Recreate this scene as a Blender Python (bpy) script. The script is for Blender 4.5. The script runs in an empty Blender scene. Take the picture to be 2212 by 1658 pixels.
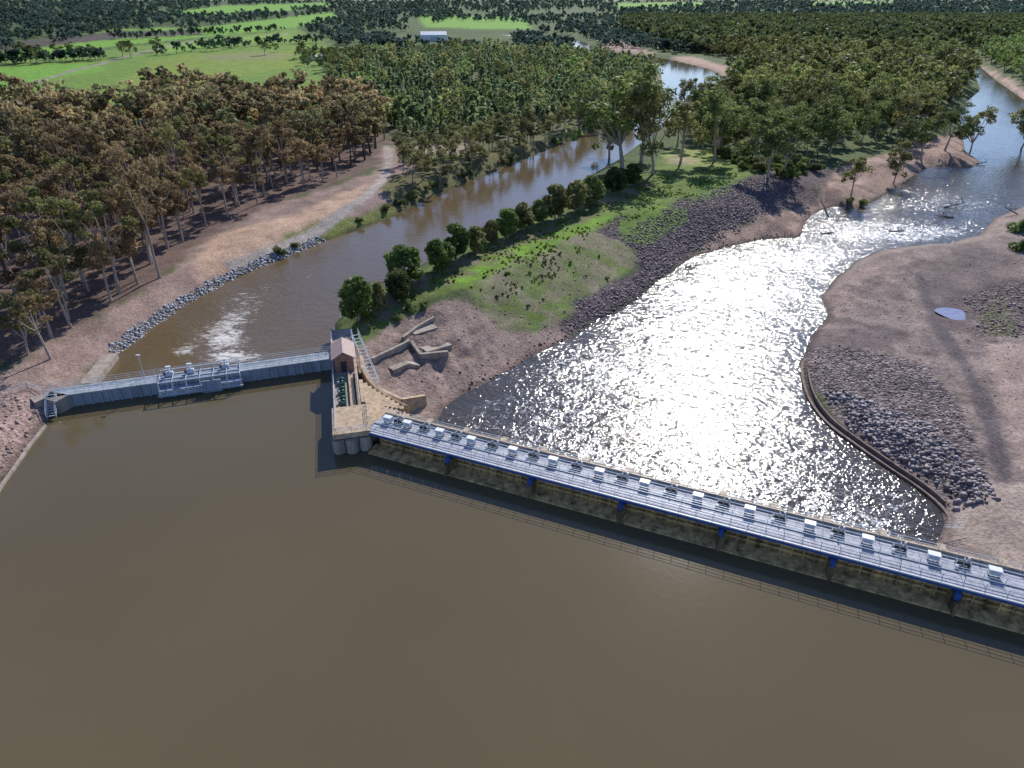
import bpy, bmesh, math, random
import numpy as np
from mathutils import Vector, Matrix
random.seed(7); rng=np.random.default_rng(11)
C=bpy.context.scene.collection
# ------------------------------------------------------------ camera
H=60.0; F=1495.0; TH=math.radians(29.08); CT,ST=math.cos(TH),math.sin(TH)
cam=bpy.data.cameras.new('camera'); co=bpy.data.objects.new('camera',cam); C.objects.link(co)
co.location=(0,0,H); co.rotation_euler=(math.radians(90)-TH,0,0)
cam.sensor_width=36; cam.lens=36*F/2212; cam.clip_end=60000; cam.clip_start=1
bpy.context.scene.camera=co
def P(px,py,z=0.0):
    dx=(px-1106)/F; dy=(py-829)/F
    t=(z-H)/(-ST-dy*CT); return (dx*t,(CT-dy*ST)*t)
def proj(x,y,z):
    d=y*CT-(z-H)*ST; u=y*ST+(z-H)*CT
    return 1106+F*x/d, 829-F*u/d, d
# ------------------------------------------------------------ noise
def vnoise(x,y,s,seed=0):
    x=np.asarray(x)/s; y=np.asarray(y)/s
    xi=np.floor(x).astype(np.int64); yi=np.floor(y).astype(np.int64); fx=x-xi; fy=y-yi
    fx=fx*fx*(3-2*fx); fy=fy*fy*(3-2*fy)
    def hsh(a,b):
        n=(a*374761393+b*668265263+seed*1274126177)&0xffffffff
        n=((n^(n>>13))*1274126177)&0xffffffff
        return ((n^(n>>16))&0xffff)/65535.0
    return (hsh(xi,yi)*(1-fx)+hsh(xi+1,yi)*fx)*(1-fy)+(hsh(xi,yi+1)*(1-fx)+hsh(xi+1,yi+1)*fx)*fy
def fbm(x,y,s,seed=0,o=3):
    r=0;a=1;t=0
    for k in range(o):
        r=r+a*vnoise(x,y,s/2**k,seed+k); t+=a; a*=.55
    return r/t
def sdist(x,y,poly):
    x=np.asarray(x,float); y=np.asarray(y,float)
    best=np.full(x.shape,1e18); ins=np.zeros(x.shape,bool); n=len(poly)
    for i in range(n):
        x0,y0=poly[i]; x1,y1=poly[(i+1)%n]; ex,ey=x1-x0,y1-y0
        L=ex*ex+ey*ey+1e-9
        t=np.clip(((x-x0)*ex+(y-y0)*ey)/L,0,1)
        best=np.minimum(best,(x-x0-t*ex)**2+(y-y0-t*ey)**2)
        if y0!=y1:
            c=((y0>y)!=(y1>y))&(x<(x1-x0)*(y-y0)/(y1-y0)+x0); ins^=c
    d=np.sqrt(best); return np.where(ins,-d,d)
def ldist(x,y,line):
    best=np.full(np.shape(x),1e18)
    for i in range(len(line)-1):
        x0,y0=line[i]; x1,y1=line[i+1]; ex,ey=x1-x0,y1-y0
        t=np.clip(((x-x0)*ex+(y-y0)*ey)/(ex*ex+ey*ey+1e-9),0,1)
        best=np.minimum(best,(x-x0-t*ex)**2+(y-y0-t*ey)**2)
    return np.sqrt(best)
# ------------------------------------------------------------ frames of the structures
class Frame:
    # design heights: everything above 'knee' is lowered by 'drop', heights between water and knee are compressed
    def __init__(s,a,b,knee=0,drop=0):
        s.a=Vector(a); d=(Vector(b)-Vector(a)); s.L=d.length; s.u=d.normalized(); s.v=Vector((-s.u.y,s.u.x))
        if s.v.y<0: s.v=-s.v
        s.ang=math.atan2(s.u.y,s.u.x); s.k=knee; s.d=drop
    def zz(s,z):
        if s.k==0 or z<=0: return z
        return z-s.d if z>=s.k else z*(s.k-s.d)/s.k
    def p(s,a,t,z=None):
        q=s.a+s.u*a+s.v*t
        return (q.x,q.y) if z is None else (q.x,q.y,s.zz(z))
W=Frame(P(802,934,3.0),P(2212,1304,3.0),4.2,1.9)
R=Frame(P(130,856,2.3),P(716,775,2.3),2.7,.6)
Q=Frame(P(725,934,3.0),P(717,768,3.0),3.6,1.3); Q.v=Vector((-Q.u.y,Q.u.x)) if -Q.u.y>0 else Vector((Q.u.y,-Q.u.x))
def s_at(fr,px,t,z):
    lo,hi=-20,300
    for _ in range(40):
        m=(lo+hi)/2; x,y,z2=fr.p(m,t,z)
        if proj(x,y,z2)[0]<px: lo=m
        else: hi=m
    return lo
QS=(Vector(R.p(R.L,0))-Q.a).dot(Q.u)
# ------------------------------------------------------------ water outlines
RES=[W.p(400,1),W.p(0,1.5),Q.p(0,2.2),Q.p(QS,2.2),R.p(R.L,1.2),R.p(0,1.2),P(103,912),P(80,940),P(58,968),P(28,1012),P(-10,1070),P(-200,1350),(-300,-80),(500,-80)]
canL=[(205,820),(245,770),(330,705),(400,657),(480,612),(560,577),(640,546),(690,524),(770,497),(850,467),(940,422),(1000,397),(1080,366),(1150,336),(1220,308),(1290,282),(1350,262),(1395,240),(1412,215),(1432,190),(1428,160),(1418,140),(1400,128),(1330,122),(1262,112),(1235,95),(1200,82),(1100,78),(900,76),(740,74)]
canR=[(740,71),(900,72),(1100,73),(1210,77),(1262,90),(1290,107),(1350,113),(1420,122),(1470,132),(1530,147),(1572,166),(1545,192),(1510,217),(1465,243),(1430,275),(1390,305),(1335,345),(1265,385),(1180,428),(1100,465),(1000,512),(930,560),(850,605),(800,640),(755,672),(722,700)]
CAN=[R.p(6,2.5)]+[P(a,b,-1) for a,b in canL]+[P(a,b,-1) for a,b in canR]+[Q.p(QS+12,0.8),Q.p(QS,0.8),R.p(R.L-1,2.5)]
riv=[(950,905),(958,882),(1000,852),(1060,822),(1110,790),(1180,752),(1240,727),(1290,692),(1370,652),(1420,607),(1470,572),(1505,552),(1560,537),(1640,517),(1728,512),(1738,478),(1760,458),(1800,445),(1850,452),(1905,425),(1960,388),(2010,358),(2100,362),(2118,350),(2085,325),(2078,290),(2070,255),(2085,222),(2118,195),(2105,150),(2070,118),(2050,102),(2062,92),(2078,95),(2100,120),(2118,145),(2160,180),(2212,215),(2330,280),(2500,380),(2350,430),(2212,445),(2150,470),(2112,508),(2050,525),(1980,530),(1900,541),(1850,562),(1805,600),(1772,640),(1792,682),(1760,720),(1740,752),(1728,790),(1742,850),(1782,910),(1850,960),(1920,1010),(1980,1050),(2028,1095),(2042,1130),(2030,1165),(2015,1200)]
RIV=[P(a,b,-6) for a,b in riv]+[W.p(70,4),W.p(5,4)]
caps=[(0,700,4),(0,950,2.6),(60,880,3),(130,830,2.5),(230,740,2),(400,610,3),(600,510,3),(300,400,5),(100,300,5),(700,420,4),(1000,345,3),(1250,260,2.5),(780,660,2.5),(870,605,2.5),(1000,540,2.5),(1100,485,2.5),(1240,450,2.5),(1400,380,2),(1600,350,1.5),(1760,350,-1),(1830,390,-3),(1950,320,-2.5),(1900,250,1),(2000,200,1),(1700,250,2),
(1850,600,-5.2),(2000,650,-4.9),(2150,600,-4.4),(2000,850,-4.3),(1850,800,-4.4),(2150,900,-4),(2200,1100,-4),(2110,1150,-4.6),(2212,520,-3.5),(2500,700,-2),(2200,120,2),(500,100,3),(1000,60,3),(2000,60,3),(100,60,3),(900,780,-1.2),(850,790,-.5),(800,760,1),(960,730,-1),(2600,1300,-3)]
CW=[P(a,b,h)+(h,) for a,b,h in caps]
ERO=P(950,760,-1); PUD=P(2060,678,-4.8)
def height(x,y):
    x=np.asarray(x,float); y=np.asarray(y,float)
    num=0;den=0
    for cx,cy,ch in CW:
        w=1/(((x-cx)**2+(y-cy)**2)+9)**1.5; num=num+w*ch; den=den+w
    cap=num/den
    cap=cap+(fbm(x,y,14,3)-.5)*1.0+(fbm(x,y,2.5,9)-.5)*.28
    er=np.exp(-((x-ERO[0])**2+(y-ERO[1])**2)/16**2)
    cap=cap+er*((fbm(x,y,7,13,4)-.5)*2.4)
    def prof(d,lvl,sl): return lvl+np.where(d>0,sl*d,np.maximum(d*.5,-2.0))
    n=(fbm(x,y,5,21)-.5)*2.2
    dR=sdist(x,y,RES); dC=sdist(x,y,CAN); dV=sdist(x,y,RIV)
    rill=1-np.abs(fbm(x+y*.4,y*.45,4.5,41,3)-.5)*4
    # terraced erosion steps on the bare slope
    hr=prof(dV+n*.6,-6,.33)
    st=np.floor(hr/1.3)*1.3+1.3*np.clip(((hr/1.3)%1)*2.6-.8,0,1)
    k=er*np.clip((dV-4)/4,0,1)*.75
    hr=hr*(1-k)+st*k+er*(rill*-.8+.35)*np.clip(dV/5,0,1)
    h=np.minimum(cap,prof(dR+n*.2,0,.55)); h=np.minimum(h,prof(dC+n*.3,-1,.5)); h=np.minimum(h,hr)
    dp=np.hypot((x-PUD[0]),(y-PUD[1])*.62); h=h-np.exp(-(dp/2.6)**2)*.55
    return h
def hit(px,py):
    px=np.asarray(px,float); py=np.asarray(py,float); z=np.zeros(px.shape)
    for _ in range(20):
        dx=(px-1106)/F; dy=(py-829)/F; t=(z-H)/(-ST-dy*CT); x=dx*t; y=(CT-dy*ST)*t
        z=.5*z+.5*height(x,y)
    return x,y,z
def hp(pts):
    a=np.array(pts,float); x,y,z=hit(a[:,0],a[:,1]); return list(zip(x,y))
def h1(px,py):
    x,y,z=hit(np.array([px]),np.array([py])); return float(x[0]),float(y[0]),float(z[0])
# ------------------------------------------------------------ mesh helpers
def fast_mesh(name,V,Fq,mat,cols=None,attrs=None,smooth=False):
    me=bpy.data.meshes.new(name); V=np.ascontiguousarray(V,np.float32); Fq=np.ascontiguousarray(Fq,np.int32)
    k=Fq.shape[1]
    me.vertices.add(len(V)); me.vertices.foreach_set('co',V.ravel())
    me.loops.add(Fq.size); me.loops.foreach_set('vertex_index',Fq.ravel())
    me.polygons.add(len(Fq)); me.polygons.foreach_set('loop_start',np.arange(0,Fq.size,k,dtype=np.int32))
    me.update(calc_edges=True)
    if smooth: me.polygons.foreach_set('use_smooth',np.ones(len(Fq),bool))
    if cols is not None:
        a=me.color_attributes.new('Col','FLOAT_COLOR','POINT')
        c=np.ones((len(V),4),np.float32); c[:,:3]=cols; a.data.foreach_set('color',c.ravel())
    for n,v in (attrs or {}).items():
        a=me.attributes.new(n,'FLOAT','POINT'); a.data.foreach_set('value',np.ascontiguousarray(v,np.float32))
    me.materials.append(mat); return me
def link(name,me,parent=None,loc=None,rz=0,sc=None):
    o=bpy.data.objects.new(name,me); C.objects.link(o)
    if parent: o.parent=parent
    if loc is not None: o.location=loc
    o.rotation_euler=(0,0,rz)
    if sc is not None: o.scale=sc
    return o
def tag(o,label=None,cat=None,group=None,kind=None):
    if label: o['label']=label
    if cat: o['category']=cat
    if group: o['group']=group
    if kind: o['kind']=kind
    return o
def empty(name,loc,label,cat,group=None,rz=0):
    o=link(name,None,None,loc,rz); return tag(o,label,cat,group)
class MB:
    def __init__(s,fr=None,off=(0,0,0)): s.v=[]; s.f=[]; s.fr=fr; s.o=off
    def T(s,p):
        if s.fr: q=s.fr.p(p[0],p[1],p[2]); return (q[0]-s.o[0],q[1]-s.o[1],q[2]-s.o[2])
        return (p[0]-s.o[0],p[1]-s.o[1],p[2]-s.o[2])
    def hexa(s,pts):
        n=len(s.v); s.v+=[s.T(p) for p in pts]
        for f in ((0,3,2,1),(4,5,6,7),(0,1,5,4),(1,2,6,5),(2,3,7,6),(3,0,4,7)): s.f.append(tuple(n+i for i in f))
    def box(s,a0,a1,t0,t1,z0,z1,b=0.0):
        if b: 
            s.hexa([(a0,t0,z0),(a1,t0,z0),(a1,t1,z0),(a0,t1,z0),(a0,t0,z1-b),(a1,t0,z1-b),(a1,t1,z1-b),(a0,t1,z1-b)])
            s.hexa([(a0,t0,z1-b),(a1,t0,z1-b),(a1,t1,z1-b),(a0,t1,z1-b),(a0+b,t0+b,z1),(a1-b,t0+b,z1),(a1-b,t1-b,z1),(a0+b,t1-b,z1)])
        else: s.hexa([(a0,t0,z0),(a1,t0,z0),(a1,t1,z0),(a0,t1,z0),(a0,t0,z1),(a1,t0,z1),(a1,t1,z1),(a0,t1,z1)])
    def tube(s,p,q,r0,r1=None,n=5):
        r1=r0 if r1 is None else r1
        p=Vector(s.T(p)); q=Vector(s.T(q)); d=(q-p)
        if d.length<1e-5: return
        d.normalize(); a=d.orthogonal().normalized(); b=d.cross(a); k=len(s.v)
        for c,r in ((p,r0),(q,r1)):
            for i in range(n):
                an=2*math.pi*i/n; s.v.append(tuple(c+a*math.cos(an)*r+b*math.sin(an)*r))
        for i in range(n): j=(i+1)%n; s.f.append((k+i,k+j,k+n+j,k+n+i))
        s.f.append(tuple(k+n-1-i for i in range(n))); s.f.append(tuple(k+n+i for i in range(n)))
    def mesh(s,name,mat):
        me=bpy.data.meshes.new(name); me.from_pydata(s.v,[],s.f); me.materials.append(mat)
        bm=bmesh.new(); bm.from_mesh(me); bmesh.ops.recalc_face_normals(bm,faces=bm.faces); bm.to_mesh(me); bm.free()
        return me
    def build(s,name,mat,parent=None): return link(name,s.mesh(name,mat),parent)
def railing(mb,pts,h=1.1,step=2.0,r=.035,rails=3):
    for i in range(len(pts)-1):
        a=Vector(pts[i]); b=Vector(pts[i+1]); n=max(1,int((b-a).length/step))
        for k in range(n+1):
            p=a.lerp(b,k/n); mb.tube(p,p+Vector((0,0,h)),r,r,4)
        for k in range(rails):
            z=Vector((0,0,h*(1-k/rails))); mb.tube(a+z,b+z,r,r,4)
# ------------------------------------------------------------ materials
def newmat(name):
    m=bpy.data.materials.new(name); m.use_nodes=True; nt=m.node_tree; b=nt.nodes['Principled BSDF']; return m,nt,b
def node(nt,t,**k):
    n=nt.nodes.new(t)
    for a,v in k.items(): setattr(n,a,v)
    return n
def mathn(nt,op,a,b=None,c=None,clamp=False):
    n=node(nt,'ShaderNodeMath',operation=op,use_clamp=clamp)
    for i,v in enumerate((a,b,c)):
        if v is None: continue
        if isinstance(v,(int,float)): n.inputs[i].default_value=v
        else: nt.links.new(v,n.inputs[i])
    return n.outputs[0]
def noise(nt,scale,detail=4,rough=.6,vec=None,dist=0):
    n=node(nt,'ShaderNodeTexNoise'); n.inputs['Scale'].default_value=scale; n.inputs['Detail'].default_value=detail; n.inputs['Roughness'].default_value=rough; n.inputs['Distortion'].default_value=dist
    if vec is not None: nt.links.new(vec,n.inputs['Vector'])
    return n.outputs['Fac']
def maprange(nt,v,a,b,c,d):
    n=node(nt,'ShaderNodeMapRange'); nt.links.new(v,n.inputs[0])
    for i,x in enumerate((a,b,c,d)): n.inputs[i+1].default_value=x
    return n.outputs[0]
def mixc(nt,f,a,b,mode='MIX'):
    n=node(nt,'ShaderNodeMix',data_type='RGBA',blend_type=mode)
    if isinstance(f,(int,float)): n.inputs[0].default_value=f
    else: nt.links.new(f,n.inputs[0])
    for i,v in ((6,a),(7,b)):
        if isinstance(v,tuple): n.inputs[i].default_value=(*v,1)
        else: nt.links.new(v,n.inputs[i])
    return n.outputs[2]
def scalec(nt,c,f):
    n=node(nt,'ShaderNodeVectorMath',operation='SCALE')
    if isinstance(c,tuple): n.inputs[0].default_value=c
    else: nt.links.new(c,n.inputs[0])
    nt.links.new(f,n.inputs['Scale']); return n.outputs[0]
def bump(nt,b,h,strength=.5,dist=.1):
    n=node(nt,'ShaderNodeBump'); n.inputs['Strength'].default_value=strength; n.inputs['Distance'].default_value=dist
    nt.links.new(h,n.inputs['Height']); nt.links.new(n.outputs[0],b.inputs['Normal'])
def simple(name,col,rough=.8,metal=0,ns=1.5,var=.3,streak=False):
    m,nt,b=newmat(name); g=node(nt,'ShaderNodeNewGeometry'); v=g.outputs['Position']
    if streak:
        mp=node(nt,'ShaderNodeMapping'); mp.inputs['Scale'].default_value=(1,1,.12); nt.links.new(v,mp.inputs[0]); v=mp.outputs[0]
    f=noise(nt,ns,5,.65,v); k=maprange(nt,f,.3,.7,1-var,1+var)
    nt.links.new(scalec(nt,col,k),b.inputs['Base Color']); b.inputs['Roughness'].default_value=rough; b.inputs['Metallic'].default_value=metal
    if not metal: bump(nt,b,noise(nt,ns*6,3,.6,g.outputs['Position']),.3,.03)
    return m
def ground_mat():
    m,nt,b=newmat('ground_soil'); g=node(nt,'ShaderNodeNewGeometry'); v=g.outputs['Position']
    a=node(nt,'ShaderNodeAttribute',attribute_name='Col'); rk=node(nt,'ShaderNodeAttribute',attribute_name='rock')
    k=maprange(nt,noise(nt,1.6,8,.75,v),.3,.7,.5,1.5); k2=maprange(nt,noise(nt,.16,6,.65,v),.3,.7,.78,1.42)
    c=scalec(nt,scalec(nt,a.outputs['Color'],k),k2)
    vo=node(nt,'ShaderNodeTexVoronoi'); vo.inputs['Scale'].default_value=1.5; nt.links.new(v,vo.inputs['Vector'])
    sp=node(nt,'ShaderNodeSeparateColor'); nt.links.new(vo.outputs['Color'],sp.inputs[0])
    rc=scalec(nt,c,maprange(nt,sp.outputs[0],0,1,.4,1.8))
    c=mixc(nt,rk.outputs['Fac'],c,rc); nt.links.new(c,b.inputs['Base Color']); b.inputs['Roughness'].default_value=.95
    b.inputs['Specular IOR Level'].default_value=.2
    hgt=mathn(nt,'ADD',noise(nt,2.2,7,.75,v),mathn(nt,'MULTIPLY',mathn(nt,'MULTIPLY',vo.outputs['Distance'],-1.8),rk.outputs['Fac']))
    bump(nt,b,hgt,1.0,.42); return m
def foliage_mat(name,var=.35,trans=.3):
    m,nt,b=newmat(name); a=node(nt,'ShaderNodeAttribute',attribute_name='Col'); oi=node(nt,'ShaderNodeObjectInfo')
    k=maprange(nt,oi.outputs['Random'],0,1,1-var,1+var); c=scalec(nt,a.outputs['Color'],k)
    nt.links.new(c,b.inputs['Base Color']); b.inputs['Roughness'].default_value=.6; b.inputs['Specular IOR Level'].default_value=.2
    if trans:
        tr=node(nt,'ShaderNodeBsdfTranslucent'); nt.links.new(c,tr.inputs['Color'])
        mx=node(nt,'ShaderNodeMixShader'); mx.inputs[0].default_value=trans; out=nt.nodes['Material Output']
        nt.links.new(b.outputs[0],mx.inputs[1]); nt.links.new(tr.outputs[0],mx.inputs[2]); nt.links.new(mx.outputs[0],out.inputs['Surface'])
    return m
def water_mat(name,base,rough,waves,foam_glint_col=(.75,.78,.8),fscale=.5,ior=1.33,stretch=None):
    m,nt,b=newmat(name); g=node(nt,'ShaderNodeNewGeometry'); v=g.outputs['Position']; fv=v
    if stretch:
        mp=node(nt,'ShaderNodeMapping'); mp.inputs['Rotation'].default_value=(0,0,stretch[0]); mp.inputs['Scale'].default_value=(stretch[1],1,1); nt.links.new(v,mp.inputs[0]); fv=mp.outputs[0]
    fo=node(nt,'ShaderNodeAttribute',attribute_name='foam_glint'); ru=node(nt,'ShaderNodeAttribute',attribute_name='chop')
    n1=noise(nt,fscale,7,.7,fv,1.8); n2=noise(nt,fscale*6,3,.6,fv,.6)
    n=mathn(nt,'ADD',mathn(nt,'MULTIPLY',n1,.65),mathn(nt,'MULTIPLY',n2,.35))
    th=mathn(nt,'SUBTRACT',.64,mathn(nt,'MULTIPLY',fo.outputs['Fac'],.32))
    f=mathn(nt,'MULTIPLY',mathn(nt,'SUBTRACT',n,th),7.0,clamp=True)
    f=mathn(nt,'MULTIPLY',f,maprange(nt,fo.outputs['Fac'],.02,.15,0,1))
    kk=maprange(nt,noise(nt,.02,3,.5,v),.35,.65,.93,1.07)
    bc=scalec(nt,base,kk)
    c=mixc(nt,f,bc,foam_glint_col); nt.links.new(c,b.inputs['Base Color'])
    nt.links.new(maprange(nt,f,0,1,rough,.5),b.inputs['Roughness']); b.inputs['IOR'].default_value=ior
    prev=None
    for sc,am,di in waves:
        t=mathn(nt,'MULTIPLY',noise(nt,sc,2,.5,v,di),am); prev=t if prev is None else mathn(nt,'ADD',prev,t)
    hgt=mathn(nt,'MULTIPLY',prev,mathn(nt,'ADD',ru.outputs['Fac'],.03)); bump(nt,b,hgt,1.0,1.0); return m
M={}
M['ground']=ground_mat()
M['leaf']=foliage_mat('gum_leaf_foliage',.35,.5); M['wood']=simple('gum_bark',(.38,.31,.26),.9,0,3,.4)
M['concrete']=simple('weathered_concrete',(.35,.295,.245),.9,0,.8,.4,True); M['greyconc']=simple('grey_concrete',(.30,.34,.38),.85,0,.8,.35,True)
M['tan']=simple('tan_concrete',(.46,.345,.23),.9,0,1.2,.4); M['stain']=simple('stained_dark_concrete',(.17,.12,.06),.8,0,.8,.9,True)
M['gate']=simple('brown_silted_gate',(.44,.30,.13),.85,0,.9,.85,True)
M['steel']=simple('galvanised_steel',(.48,.54,.60),.45,.2,2,.2); M['blue']=simple('blue_painted_steel',(.03,.085,.28),.5,0,2,.35)
M['white']=simple('white_painted_metal',(.78,.79,.80),.45,0,2,.08); M['deck']=simple('grey_deck_grating',(.38,.39,.44),.7,0,1.5,.4)
M['brick']=simple('red_brown_brick',(.32,.17,.12),.9,0,3,.4); M['roof']=simple('pink_brown_roofing',(.45,.33,.29),.8,0,2,.2)
M['green']=simple('dark_green_machinery_paint',(.02,.10,.07),.5,0,2,.3); M['dark']=simple('dark_opening',(.03,.03,.035),.6)
M['rock']=foliage_mat('loose_stone',.1,0); M['bluegrey']=simple('blue_grey_gate_paint',(.24,.31,.38),.6,0,1,.35,True)
M['driftwood']=simple('bleached_driftwood',(.16,.13,.11),.9,0,3,.4); M['training']=simple('brown_silted_concrete',(.21,.155,.13),.95,0,1.2,.5)
M['res']=water_mat('muddy_brown_water',(.124,.098,.052),.10,((.9,.04,.3),(3.5,.006,0)))
M['can']=water_mat('brown_channel_water',(.135,.096,.050),.08,((.5,.20,.5),(1.6,.08,.5),(5,.015,0)),(.70,.67,.62),.6,1.33,(-1.25,.45))
M['riv']=water_mat('glittering_river_water',(.060,.049,.034),.085,((.14,.34,1.0),(.5,.24,1.4),(1.3,.105,1.0),(3.2,.022,.3)),(.72,.75,.79),.45,1.5)
M['puddle']=simple('pale_blue_grey_puddle',(.26,.27,.38),.10,0,.8,.2)  # pale blue-grey base colour with slight random variation
# ------------------------------------------------------------ terrain
rows=list(np.arange(1760,12,-3.2)); Yr=[-60,-30,-5]+[P(1106,p,0)[1] for p in rows if P(1106,p,0)[1]>2]
y=Yr[-1]
while y<50000: y*=1.25; Yr.append(y)
Yr=np.array(Yr); NC=560; u=np.linspace(-1.3,1.3,NC)
half=(np.maximum(Yr,0)*CT+60*ST)*.74+8
X=(half[:,None]*u[None,:]); Y=np.repeat(Yr[:,None],NC,1); NR=len(Yr)
x=X.ravel(); y=Y.ravel()
h=height(x,y)
DR=sdist(x,y,RES); DC=sdist(x,y,CAN); DV=sdist(x,y,RIV); DIST=np.hypot(x,y)
col=np.tile(np.array([.075,.11,.035]),(len(x),1)); rock=np.zeros(len(x))
col*= (0.75+.5*fbm(x,y,60,5))[:,None]
def sm(e0,e1,v): t=np.clip((v-e0)/(e1-e0),0,1); return t*t*(3-2*t)
NB={}
def jn(js):
    if js not in NB: NB[js]=fbm(x,y,js,31)-.5
    return NB[js]
def paint(poly,c,soft=1.5,jit=3.0,rk=None,line=None,wid=2,amt=1.0,js=5):
    L=np.array(hp(line if line is not None else poly)); mg=12*max(1,np.hypot(*L.T).max()/200)+wid
    sel=np.where((x>L[:,0].min()-mg)&(x<L[:,0].max()+mg)&(y>L[:,1].min()-mg)&(y<L[:,1].max()+mg))[0]
    xs,ys=x[sel],y[sel]
    d=(ldist(xs,ys,L)-wid) if line is not None else sdist(xs,ys,[tuple(q) for q in L])
    k=np.clip(DIST[sel]/200,1,6)
    d=d+jn(js)[sel]*2*jit*k
    m=(1-sm(-soft,soft,d/k))*amt
    col[sel]=col[sel]*(1-m[:,None])+np.array(c)*m[:,None]
    if rk is not None: rock[sel]=rock[sel]*(1-m)+rk*m
def patch(poly,c,scale,lo,hi,amt,seed):
    pt=sm(lo,hi,fbm(x,y,scale,seed)); m=(1-sm(-1.5,1.5,sdist(x,y,hp(poly))))*pt*amt
    col[:]=col*(1-m[:,None])+np.array(c)*m[:,None]
G1=(.16,.32,.042)
paint([(-500,180),(200,110),(640,60),(740,110),(720,200),(560,250),(280,290),(-500,330)],(.15,.24,.04),3,3)
paint([(-300,160),(0,145),(200,135),(230,150),(0,190),(-300,205)],G1,2,2)
paint([(0,105),(120,88),(240,62),(420,60),(720,25),(735,42),(620,62),(420,82),(200,105),(0,130)],G1,2,2)
paint([(330,100),(460,85),(620,70),(640,82),(480,100),(340,115)],(.18,.31,.045),2,2)
paint([(180,215),(330,130),(420,115),(640,108),(660,140),(480,170),(300,225)],(.19,.26,.04),2,3)
paint([(430,120),(560,112),(640,116),(600,128),(460,132)],(.24,.22,.12),2,3,amt=.6)
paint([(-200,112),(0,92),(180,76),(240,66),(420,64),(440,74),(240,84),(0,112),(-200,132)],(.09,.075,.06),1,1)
paint([(350,28),(480,12),(700,5),(720,12),(600,25),(420,36)],G1,2,2); paint([(900,30),(1140,38),(1150,62),(920,60)],G1,2,2)
paint([(1330,6),(1520,4),(1520,12),(1335,20)],G1,2,2); paint([(1740,3),(1930,3),(1930,10),(1760,12)],G1,2,2)
paint(None,(.30,.24,.22),1,1,line=[(0,200),(130,160),(280,120),(420,88),(620,74)],wid=3)
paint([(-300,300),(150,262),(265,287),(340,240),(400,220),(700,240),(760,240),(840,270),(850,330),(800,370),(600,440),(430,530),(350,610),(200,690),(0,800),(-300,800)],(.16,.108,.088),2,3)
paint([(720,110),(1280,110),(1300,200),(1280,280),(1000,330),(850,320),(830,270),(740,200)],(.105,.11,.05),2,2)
paint([(-200,1300),(-200,850),(0,800),(200,690),(350,610),(430,530),(560,455),(700,410),(800,375),(850,300),(920,330),(850,440),(700,520),(480,610),(240,770),(130,880),(0,1060)],(.32,.225,.19),2,3)
paint([(-200,1300),(-200,900),(0,830),(60,850),(100,900),(60,960),(0,1050)],(.35,.245,.205),1,1,.35)
patch([(0,800),(200,690),(350,610),(560,455),(800,375),(700,520),(480,610),(240,770),(130,880),(0,900)],(.21,.15,.12),6,.5,.64,.6,61)
paint([(420,560),(470,505),(560,480),(640,465),(740,415),(790,400),(770,440),(620,520),(490,585),(430,600)],(.50,.34,.24),1.5,1.5)
paint([(850,440),(800,400),(870,370),(1000,335),(1280,275),(1330,260),(1290,290),(1080,372),(940,428),(850,472),(700,520),(730,490)],(.14,.13,.055),1.5,2.5,.2)
paint([(850,320),(960,300),(1040,300),(1000,330),(870,350)],(.30,.24,.16),1.5,3)
paint([(640,500),(720,470),(780,470),(850,440),(850,470),(690,522),(560,570),(560,550)],(.17,.19,.05),1,2,.2)
paint(None,(.38,.33,.29),.6,.4,line=[(500,572),(620,530),(690,497),(745,455),(790,425),(825,390),(840,350),(835,315)],wid=1.7)
paint([(1380,300),(1560,200),(1600,140),(1330,60),(2300,30),(2500,150),(2120,150),(2080,220),(2070,280),(1950,330),(1850,340),(1700,350),(1600,350),(1450,330)],(.09,.12,.04),2,2)
paint([(720,705),(780,660),(870,605),(1000,535),(1240,440),(1400,370),(1450,320),(1590,340),(1640,370),(1600,400),(1480,430),(1340,490),(1380,560),(1340,600),(1230,690),(1150,730),(1080,710),(1000,622),(930,650),(840,690),(790,740)],(.14,.20,.045),1.2,2.5)
paint([(730,700),(780,665),(870,612),(1000,545),(1240,452),(1400,382),(1420,395),(1250,480),(1100,545),(950,620),(870,660),(790,720)],(.13,.15,.05),1.0,2.0)
paint([(960,610),(1010,580),(1110,530),(1250,480),(1340,462),(1290,490),(1230,520),(1100,575),(1010,620)],(.17,.31,.035),1.2,3)
EMB=[(990,640),(1110,560),(1250,505),(1320,490),(1380,560),(1340,600),(1230,690),(1150,730),(1080,710)]
patch(EMB,(.27,.22,.16),5,.38,.58,.8,77); patch(EMB,(.19,.19,.10),1.6,.45,.6,.7,78)
patch([(730,700),(870,612),(1240,452),(1400,382),(1420,395),(1250,490),(1100,555),(950,630),(790,720)],(.22,.17,.12),3,.5,.62,.7,79)
paint([(750,780),(800,730),(880,685),(940,650),(1010,640),(1080,710),(1160,722),(1240,690),(1235,730),(1060,825),(950,905),(820,880)],(.30,.22,.185),1,1.5,.15)
paint([(800,775),(870,720),(930,670),(980,690),(900,760),(830,790)],(.20,.15,.13),1,2,.3,js=2.5)
paint([(950,895),(960,870),(1060,805),(1180,735),(1230,715),(1220,745),(1110,800),(1000,862)],(.40,.28,.225),.6,1,.0)
paint([(1215,705),(1260,640),(1370,590),(1375,545),(1290,500),(1340,465),(1400,470),(1480,425),(1560,395),(1650,375),(1750,380),(1780,430),(1700,470),(1600,490),(1500,545),(1440,590),(1370,650),(1290,690),(1235,728)],(.12,.095,.10),1,2,1.0)
paint([(1340,480),(1420,440),(1480,450),(1470,490),(1400,530),(1350,520)],(.14,.23,.035),1,2.5,.2,amt=.9)
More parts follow.
